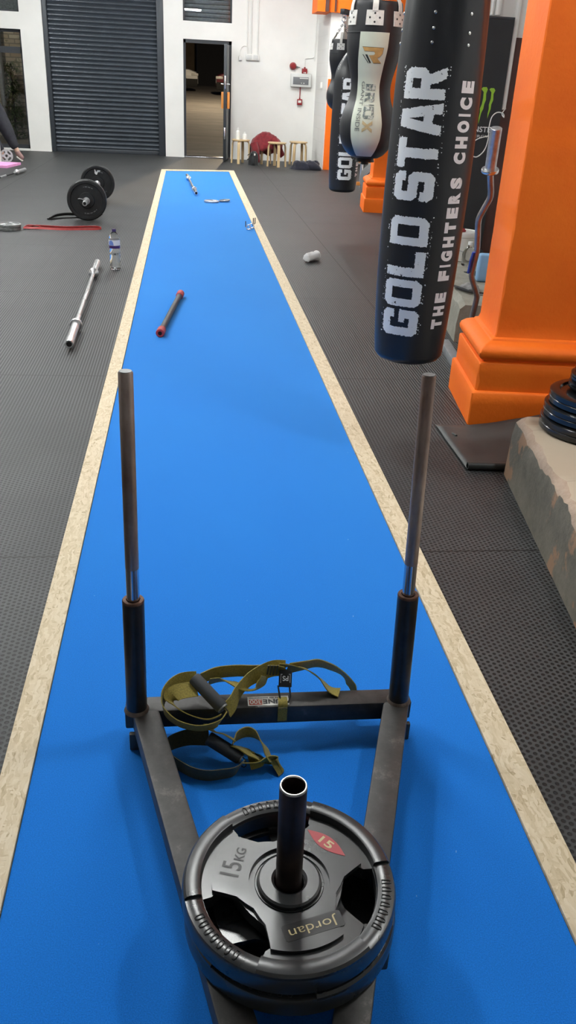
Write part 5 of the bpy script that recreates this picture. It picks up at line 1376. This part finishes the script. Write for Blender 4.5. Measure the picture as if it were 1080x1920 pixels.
# sockets, alarm kit
def box_thing(name, lo, hi, mat, lab, cat, bev=.004, extra=None):
    c = Vector(((lo[0] + hi[0]) / 2, hi[1], lo[2])); t = thing(name, c, lab, cat)
    mb = MB(); mb.box(lo, hi, bev); obj('casing', mb, mat, t)
    if extra: extra(t)
    return t
def sock_x(t):
    for x in (1.185, 1.31):
        mb = MB(); mb.box((x - .045, YB - .048, 1.768), (x + .045, YB - .043, 1.842), .002); obj('face_plate', mb, 'grey_panel', t)
box_thing('wall_socket', (1.123, YB - .045, 1.755), (1.375, YB, 1.855), 'white_plastic', 'white double trunking box on the wall right of the door', 'socket', extra=sock_x)
box_thing('spur_switch', (.985, YB - .04, 1.745), (1.04, YB, 1.815), 'white_plastic', 'small white spur box left of the trunking box on the wall', 'switch')
for i, (x, r) in enumerate(((1.145, .011), (1.215, .014), (1.340, .012))):
    mb = MB(); mb.cyl((x, YB - .014, 1.855), (x, YB - .014, 4.19), r, 10)
    for z in (2.2, 2.7, 3.3): mb.box((x - .022, YB - .012, z), (x + .022, YB - .001, z + .02), .002)
    solo('conduit', mb, 'white_plastic', 'white vertical conduit on the back wall, %s of three above the box' % ('leftmost', 'middle', 'rightmost')[i], 'conduit', 'conduits beside the door')
mb = MB(); mb.tube(spline([Vector(p) for p in [(1.012, YB - .012, 1.815), (1.015, YB - .012, 1.90), (1.05, YB - .012, 1.97), (1.11, YB - .012, 1.99), (1.165, YB - .012, 1.95), (1.18, YB - .012, 1.858)]], 5), .006, 8); solo('flex_cable', mb, 'white_plastic', 'arched white flex joining the spur box to the trunking box', 'cable')
def panel_x(t):
    mb = MB(); mb.box((2.035, YB - .098, 1.385), (2.335, YB - .093, 1.515), .002); f = obj('display', mb, 'panel_face', t)
    mb = MB(); mb.box((2.16, YB - .101, 1.488), (2.33, YB - .097, 1.502), .001); mb.box((2.19, YB - .101, 1.405), (2.205, YB - .097, 1.42), .001); mb.box((2.235, YB - .101, 1.402), (2.255, YB - .097, 1.42), .001); obj('indicator', mb, 'white_plastic', f)
box_thing('fire_alarm', (1.990, YB - .095, 1.345), (2.385, YB, 1.575), 'grey_panel', 'grey fire alarm panel with a dark display on the white wall', 'alarm panel', .012, panel_x)
t = thing('alarm_sounder', (2.030, YB, 1.66), 'round dark red alarm sounder on the wall above the grey panel', 'alarm')
mb = MB(); mb.lathe([(0, .066), (.035, .066), (.05, .058), (.075, .050), (.09, .036), (.094, 0)], (2.030, YB, 1.695), (0, -1, 0), 32); obj('sounder_body', mb, 'alarm_red', t)
mb = MB(); mb.cyl((2.085, YB - .02, 1.685), (2.125, YB - .02, 1.683), .016, 10); mb.cyl((2.12, YB - .012, 1.683), (2.165, YB - .012, 1.682), .006, 8); obj('cable_gland', mb, 'panel_face', t)
mb = MB(); mb.tube(spline([Vector(p) for p in [(2.165, YB - .01, 1.682), (2.195, YB - .01, 1.66), (2.20, YB - .01, 1.58)]], 5), .005, 8); solo('alarm_cable', mb, 'white_plastic', 'short white cable from the round red sounder to the panel', 'cable')
def iso_x(t):
    mb = MB(); mb.cyl((2.255, YB - .03, 1.66), (2.255, YB - .03, 1.69), .016, 10); obj('cable_gland', mb, 'alarm_red', t)
    mb = MB(); mb.box((2.235, YB - .066, 1.583), (2.252, YB - .06, 1.605), .001); mb.box((2.262, YB - .066, 1.583), (2.278, YB - .06, 1.605), .001); obj('rocker', mb, 'white_plastic', t)
box_thing('isolator_switch', (2.205, YB - .06, 1.578), (2.305, YB, 1.665), 'alarm_red', 'square red isolator sitting on top of the grey alarm panel', 'switch', .006, iso_x)
mb = MB(); mb.tube(spline([Vector(p) for p in [(2.255, YB - .012, 1.69), (2.256, YB - .012, 1.80), (2.27, YB - .012, 1.835), (2.38, YB - .012, 1.85), (2.43, YB - .012, 1.88), (2.44, YB - .012, 2.0), (2.44, YB - .012, 4.18)]], 5), .009, 8); solo('conduit', mb, 'white_plastic', 'white conduit rising to the ceiling from the square red isolator', 'conduit')
mb = MB(); mb.cyl((2.190, YB - .02, 1.345), (2.186, YB - .02, 1.15), .009, 10); solo('conduit', mb, 'alarm_red', 'short dark red conduit running down from the grey alarm panel', 'conduit')
def mcp_x(t):
    mb = MB(); mb.box((2.155, YB - .066, 1.07), (2.215, YB - .06, 1.112), .001); obj('glass_plate', mb, 'white_plastic', t)
    mb = MB(); mb.cyl((2.186, YB - .03, 1.13), (2.186, YB - .03, 1.158), .015, 10); obj('cable_gland', mb, 'alarm_red', t)
box_thing('call_point', (2.138, YB - .06, 1.03), (2.235, YB, 1.135), 'alarm_red', 'small red call point on the wall below the alarm panel', 'call point', .006, mcp_x)
mb = MB(); mb.box((2.455, 17.14, 1.345), (2.490, 17.26, 1.445), .004); solo('light_switch', mb, 'white_plastic', 'white light switch on the painted block return near the orange strip', 'switch')

# ================================================================== LEFT EDGE: person and kit
def skin_body(verts, edges, radii, root, sub=2):
    me = bpy.data.meshes.new('body_armature'); me.from_pydata([tuple(v) for v in verts], edges, [])
    o = bpy.data.objects.new('body_armature', me); C.objects.link(o)
    sk = o.modifiers.new('s', 'SKIN'); sk.use_smooth_shade = True
    for i, r in enumerate(radii):
        q = me.skin_vertices[0].data[i]; q.radius = r if isinstance(r, tuple) else (r, r); q.use_root = (i == root)
    ss = o.modifiers.new('u', 'SUBSURF'); ss.levels = sub
    dg = bpy.context.evaluated_depsgraph_get(); m2 = bpy.data.meshes.new_from_object(o.evaluated_get(dg))
    mb = MB(); mb.bm.from_mesh(m2); bpy.data.objects.remove(o); bpy.data.meshes.remove(m2); return mb
pt = thing('person', (-3.1, 15.7, 0), 'person in dark trousers and pinkish shoes leaning forward, cut off by the left photo edge', 'person')
X0, Y0 = -3.22, 15.74
bv = [(X0, Y0, .86), (X0 - .14, Y0, .99), (X0 - .30, Y0, 1.13), (X0 - .42, Y0, 1.24), (X0 - .49, Y0, 1.31), (X0 - .55, Y0, 1.38), (X0 - .62, Y0, 1.45),           # 0 pelvis .. 6 head top
      (X0 + .03, Y0 + .09, .84), (-3.00, Y0 + .08, .46), (-2.87, Y0 + .07, .155), (-2.845, Y0 + .07, .10), (-2.79, Y0 + .07, .035),                              # 7.. rear leg
      (X0 - .01, Y0 - .10, .82), (-3.26, Y0 - .10, .48), (-3.08, Y0 - .10, .10), (-3.14, Y0 - .10, .045), (-3.28, Y0 - .10, .03),                                 # 12.. front leg
      (X0 - .40, Y0 + .17, 1.17), (X0 - .48, Y0 + .22, .92), (X0 - .62, Y0 + .20, .70),                                                                          # 17 far arm
      (X0 - .40, Y0 - .17, 1.17), (X0 - .46, Y0 - .23, .92), (X0 - .60, Y0 - .20, .70)]                                                                          # 20 near arm
be = [(0, 1), (1, 2), (2, 3), (3, 4), (4, 5), (5, 6), (0, 7), (7, 8), (8, 9), (9, 10), (10, 11), (0, 12), (12, 13), (13, 14), (14, 15), (15, 16), (3, 17), (17, 18), (18, 19), (3, 20), (20, 21), (21, 22)]
br = [(.12, .15), (.11, .14), (.12, .16), (.10, .15), (.055, .055), (.085, .075), (.075, .07), .092, .066, .042, .04, .032, .092, .066, .042, .038, .03, .055, .043, .030, .055, .043, .030]
mbp = skin_body(bv, be, br, 0)
obj('body', mbp, 'skin', pt, ang=180)
# hands: palm, four fingers and a thumb each
for sgn, wr in ((1, 19), (-1, 22)):
    w_ = Vector(bv[wr]); d_ = Vector((-.55, 0, -.83)); sd_ = Vector((0, 1, 0)); hv = [w_, w_ + d_ * .05, w_ + d_ * .09]; he = [(0, 1), (1, 2)]; hr = [.026, (.036, .018), (.036, .016)]
    for k in range(4):
        ln_ = (.062, .075, .070, .055)[k]; b0 = w_ + d_ * .088 + sd_ * ((k - 1.5) * .018); i0 = len(hv); hv += [b0, b0 + d_ * ln_ * .55 + Vector((-.004, 0, 0)), b0 + d_ * ln_ * .9 + Vector((-.018, 0, .004))]; he += [(2, i0), (i0, i0 + 1), (i0 + 1, i0 + 2)]; hr += [.010, .009, .007]
    i0 = len(hv); b0 = w_ + d_ * .035 - sd_ * (sgn * .03); hv += [b0, b0 + d_ * .03 - sd_ * (sgn * .02), b0 + d_ * .055 - sd_ * (sgn * .02)]; he += [(1, i0), (i0, i0 + 1), (i0 + 1, i0 + 2)]; hr += [.012, .010, .008]
    obj('hand', skin_body(hv, he, hr, 0, 1), 'skin', pt, ang=180)
# clothing
cl_v = [bv[i] for i in (0, 7, 8, 9, 12, 13, 14, 1)]
cl_v[3] = (-2.885, Y0 + .07, .175); cl_v[6] = (-3.085, Y0 - .10, .13)
obj('trousers', skin_body(cl_v, [(0, 1), (1, 2), (2, 3), (0, 4), (4, 5), (5, 6), (0, 7)], [(.14, .17), .145, .115, .066, .13, .10, .066, (.12, .15)], 0), 'trouser_cloth', pt, ang=180)
tp = [bv[i] for i in (1, 2, 3, 17, 18, 20, 21)]
obj('top', skin_body(tp, [(0, 1), (1, 2), (2, 3), (3, 4), (2, 5), (5, 6)], [(.13, .16), (.135, .175), (.11, .16), .068, .058, .068, .058], 1), 'top_cloth', pt, ang=180)
hd = Vector(bv[5]); mbh = skin_body([hd + Vector((.035, 0, .03)), hd + Vector((.01, 0, .085)), hd + Vector((-.05, 0, .10))], [(0, 1), (1, 2)], [(.075, .085), (.07, .078), (.05, .06)], 0); obj('hair', mbh, 'hair', pt, ang=180)
mbf = MB(); q = hd + Vector((-.085, 0, -.005)); mbf.lathe([(0, .012), (.018, .008), (.024, 0)], q, Vector((-.8, 0, -.5)), 12)
obj('nose', mbf, 'skin', pt)
for s_ in (-1, 1):
    mbf = MB(); mbf.lathe([(0, .018), (.006, .016), (.008, 0)], hd + Vector((.005, s_ * .078, -.005)), Vector((0, s_, 0)), 12); obj('ear', mbf, 'skin', pt)
for s_ in (-1, 1):
    mbf = MB(); mbf.lathe([(0, .009), (.004, 0)], hd + Vector((-.078, s_ * .032, .018)), Vector((-1, 0, 0)), 12); obj('eye', mbf, 'hair', pt)
mbf = MB(); mbf.box(hd + Vector((-.083, -.02, -.048)), hd + Vector((-.074, .02, -.042)), .002); obj('mouth', mbf, 'skin', pt)
# shoes: rear one on its toe, front one flat
sh = skin_body([(-2.885, Y0 + .07, .165), (-2.845, Y0 + .07, .105), (-2.805, Y0 + .07, .055), (-2.775, Y0 + .07, .035)], [(0, 1), (1, 2), (2, 3)], [(.044, .04), (.046, .05), (.040, .048), (.028, .036)], 1); obj('shoe', sh, 'shoe_pink', pt, ang=180)
mb = MB(); mb.beam((-2.885, Y0 + .07, .075), (-2.79, Y0 + .07, .008), .085, .02, .006, up=(-.6, 0, .8)); obj('shoe_sole', mb, 'shoe_sole', pt)
sh = skin_body([(-3.06, Y0 - .10, .075), (-3.16, Y0 - .10, .060), (-3.28, Y0 - .10, .040)], [(0, 1), (1, 2)], [(.045, .05), (.046, .048), (.034, .034)], 1); obj('shoe', sh, 'shoe_pink', pt, ang=180)
mb = MB(); mb.box((-3.33, Y0 - .145, .001), (-3.02, Y0 - .055, .022), .01); obj('shoe_sole', mb, 'shoe_sole', pt)
# silver plate standing on edge, pink pad, white post
c = Vector((-2.995, 15.50, .104)); t = thing('weight_plate', (c.x, c.y, 0), 'silver spoked weight plate standing on edge by the left photo border', 'weight plate')
ax = Vector((.25, -1, .06)).normalized(); xx = ax.cross(Z).normalized(); yy = xx.cross(ax)
def on(u, v, k): return c + xx * u + yy * v + ax * (-.011 + .022 * k)
hl = []
for k in range(4):
    a0 = 45 + 90 * k; hl.append(arc(.078, a0 - 30, a0 + 30, 8) + arc(.048, a0 + 22, a0 - 22, 5))
mb = MB(); mb.prism(arc(.103, 0, 360, 56)[:-1], hl + [arc(.022, 360, 0, 18)[:-1]], on); obj('plate_body', mb, 'silver_iron', t, ang=30)
mb = MB(); mb.prism([(-3.5, 14.58), (-2.83, 14.58), (-2.72, 15.20), (-3.5, 15.20)], [], lambda u, v, k: Vector((u, v, .001 + .035 * k))); solo('exercise_mat', mb, 'pink_foam', 'pink foam pad lying on the floor at the left photo edge', 'mat', smooth=False)
t = thing('bench_post', (-3.10, 15.28, 0), 'white upright post of bench equipment cut by the left photo border', 'bench post')
mb = MB(); mb.box((-3.15, 15.25, .02), (-3.045, 15.32, .50), .012); obj('post', mb, 'white_plastic', t)
mb = MB(); mb.box((-3.25, 15.20, 0), (-3.02, 15.37, .025), .006); obj('foot', mb, 'white_plastic', t)

# ================================================================== YARD
def car(x_front, y0, g, ln, wd, sgn, mat, lab, prof):
    t = thing('car', (x_front - sgn * ln / 2, y0 + wd / 2, g), lab, 'car')
    mb = MB(); rows = []
    ys = [0, .06, .14, .5, .86, .94, 1]
    for yi in ys:
        k = abs(yi - .5) * 2; ins = .0 if k < .7 else (.06 if k < .95 else .16)
        row = []
        for (px_, pz) in prof:
            zz = pz - (ins * (.9 if pz > .95 else .25) if pz > .4 else 0)
            row.append(Vector((x_front - sgn * (px_ * ln + ins * .4 * (1 if px_ < .5 else -1)), y0 + wd * (yi if pz < .95 else .5 + (yi - .5) * .86), g + zz)))
        rows.append(mb.verts(row))
    for A_, B_ in zip(rows, rows[1:]):
        for i in range(len(A_)): mb.face([A_[i], A_[(i + 1) % len(A_)], B_[(i + 1) % len(A_)], B_[i]])
    mb.face(rows[0]); mb.face(rows[-1][::-1]); obj('bodywork', mb, mat, t, ang=40)
    for fx in (.19, .80):
        for yy_ in (y0 - .01, y0 + wd - .19):
            c_ = Vector((x_front - sgn * fx * ln, yy_, g + .31)); mb = MB(); mb.lathe([(0, .18), (0, .29), (.02, .31), (.18, .31), (.2, .29), (.2, .18)], c_, (0, 1, 0), 28, cap=False); w_ = obj('wheel', mb, 'tyre', t)
            mb = MB(); mb.lathe([(.02, 0), (.015, .10), (.03, .19), (.1, .19)], c_, (0, 1, 0), 20, cap=False); obj('hub', mb, 'grey_iron', w_)
    mb = MB(); mb.box((x_front - .34 if sgn > 0 else x_front + .02, y0 - .012, g + .62), (x_front - .02 if sgn > 0 else x_front + .34, y0 + .03, g + .73), .02); obj('head_lamp', mb, 'head_lamp', t)
    mb = MB(); q = [(.345, .98), (.43, 1.33), (.62, 1.36), (.70, 1.02)]
    mb.prism(q, [], lambda u, v, k: Vector((x_front - sgn * u * ln, y0 + wd * .055 - .01 + .02 * k, g + v - .05))); obj('side_window', mb, 'dark_inner', t, smooth=False)
    mb = MB(); mb.box((x_front - sgn * (.355 * ln) - .07, y0 - .16, g + 1.0), (x_front - sgn * (.355 * ln) + .07, y0 + .03, g + 1.13), .03); obj('door_mirror', mb, mat, t)
    mb = MB(); mb.box((x_front - (ln if sgn > 0 else 0) + .05, y0 - .012, g + .18), (x_front + (ln if sgn < 0 else 0) - .05, y0 + .02, g + .50), .02); obj('sill', mb, 'tyre', t)
cp = [(0, .30), (0, .62), (.02, .80), (.10, .90), (.29, .97), (.42, 1.40), (.55, 1.46), (.72, 1.42), (.86, 1.08), (.97, 1.0), (1, .85), (1, .3)]
car(.56, 44.2, .88, 4.2, 1.75, 1, 'white_car_paint', 'white car parked in the dark yard, its bonnet seen through the open door', cp)
car(1.27, 42.0, .80, 4.2, 1.75, -1, 'red_car_paint', 'dark red car parked in the yard right of the white car', cp)
t = thing('brick_fill_lamp', (-4.6, YB + .3, 3.3), 'unseen fill lamp above the left window, added to light the outside brick wall', 'lamp')  # unseen lamp, put in so the yard brick wall is lit
mb = MB(); mb.box((-4.75, YB + .30, 3.25), (-4.45, YB + .40, 3.42), .02); obj('housing', mb, 'dark_frame', t)
mb = MB(); mb.box((-4.72, YB + .40, 3.27), (-4.48, YB + .46, 3.40), .02); obj('lamp_glass', mb, 'brick_fill_glow', t)
# planting and post by the left window
t = thing('shrub', (-3.72, 20.2, 0), 'dark shrub growing against the brick wall outside the left window', 'shrub')
mb = MB(); rr = random.Random(5)
for i in range(700):
    a = rr.uniform(0, 2 * PI); h = rr.uniform(.05, 1.5); r = rr.uniform(0, .22) * (1 - .3 * h); p = Vector((-3.66 + r * math.cos(a), 20.26 + .5 * r * math.sin(a), h)); s_ = rr.uniform(.02, .05)
    e1 = Vector((rr.uniform(-1, 1), rr.uniform(-1, 1), rr.uniform(-1, 1))).normalized(); e2 = e1.cross(Vector((rr.uniform(-1, 1), rr.uniform(-1, 1), .3))).normalized()
    mb.face(mb.verts([p - e1 * s_, p + e2 * s_ * .5, p + e1 * s_, p - e2 * s_ * .5]))
obj('foliage', mb, 'foliage', t, smooth=False)
mb = MB(); mb.cyl((-3.66, 20.26, 0), (-3.66, 20.26, 1.3), .02, 8); obj('stem', mb, 'tyre', t)
mb = MB(); mb.cyl((-3.88, 20.40, 0), (-3.88, 20.40, 3.4), .055, 16); solo('drain_pipe', mb, 'galvanised', 'grey drainpipe on the brick wall outside the left window', 'pipe')
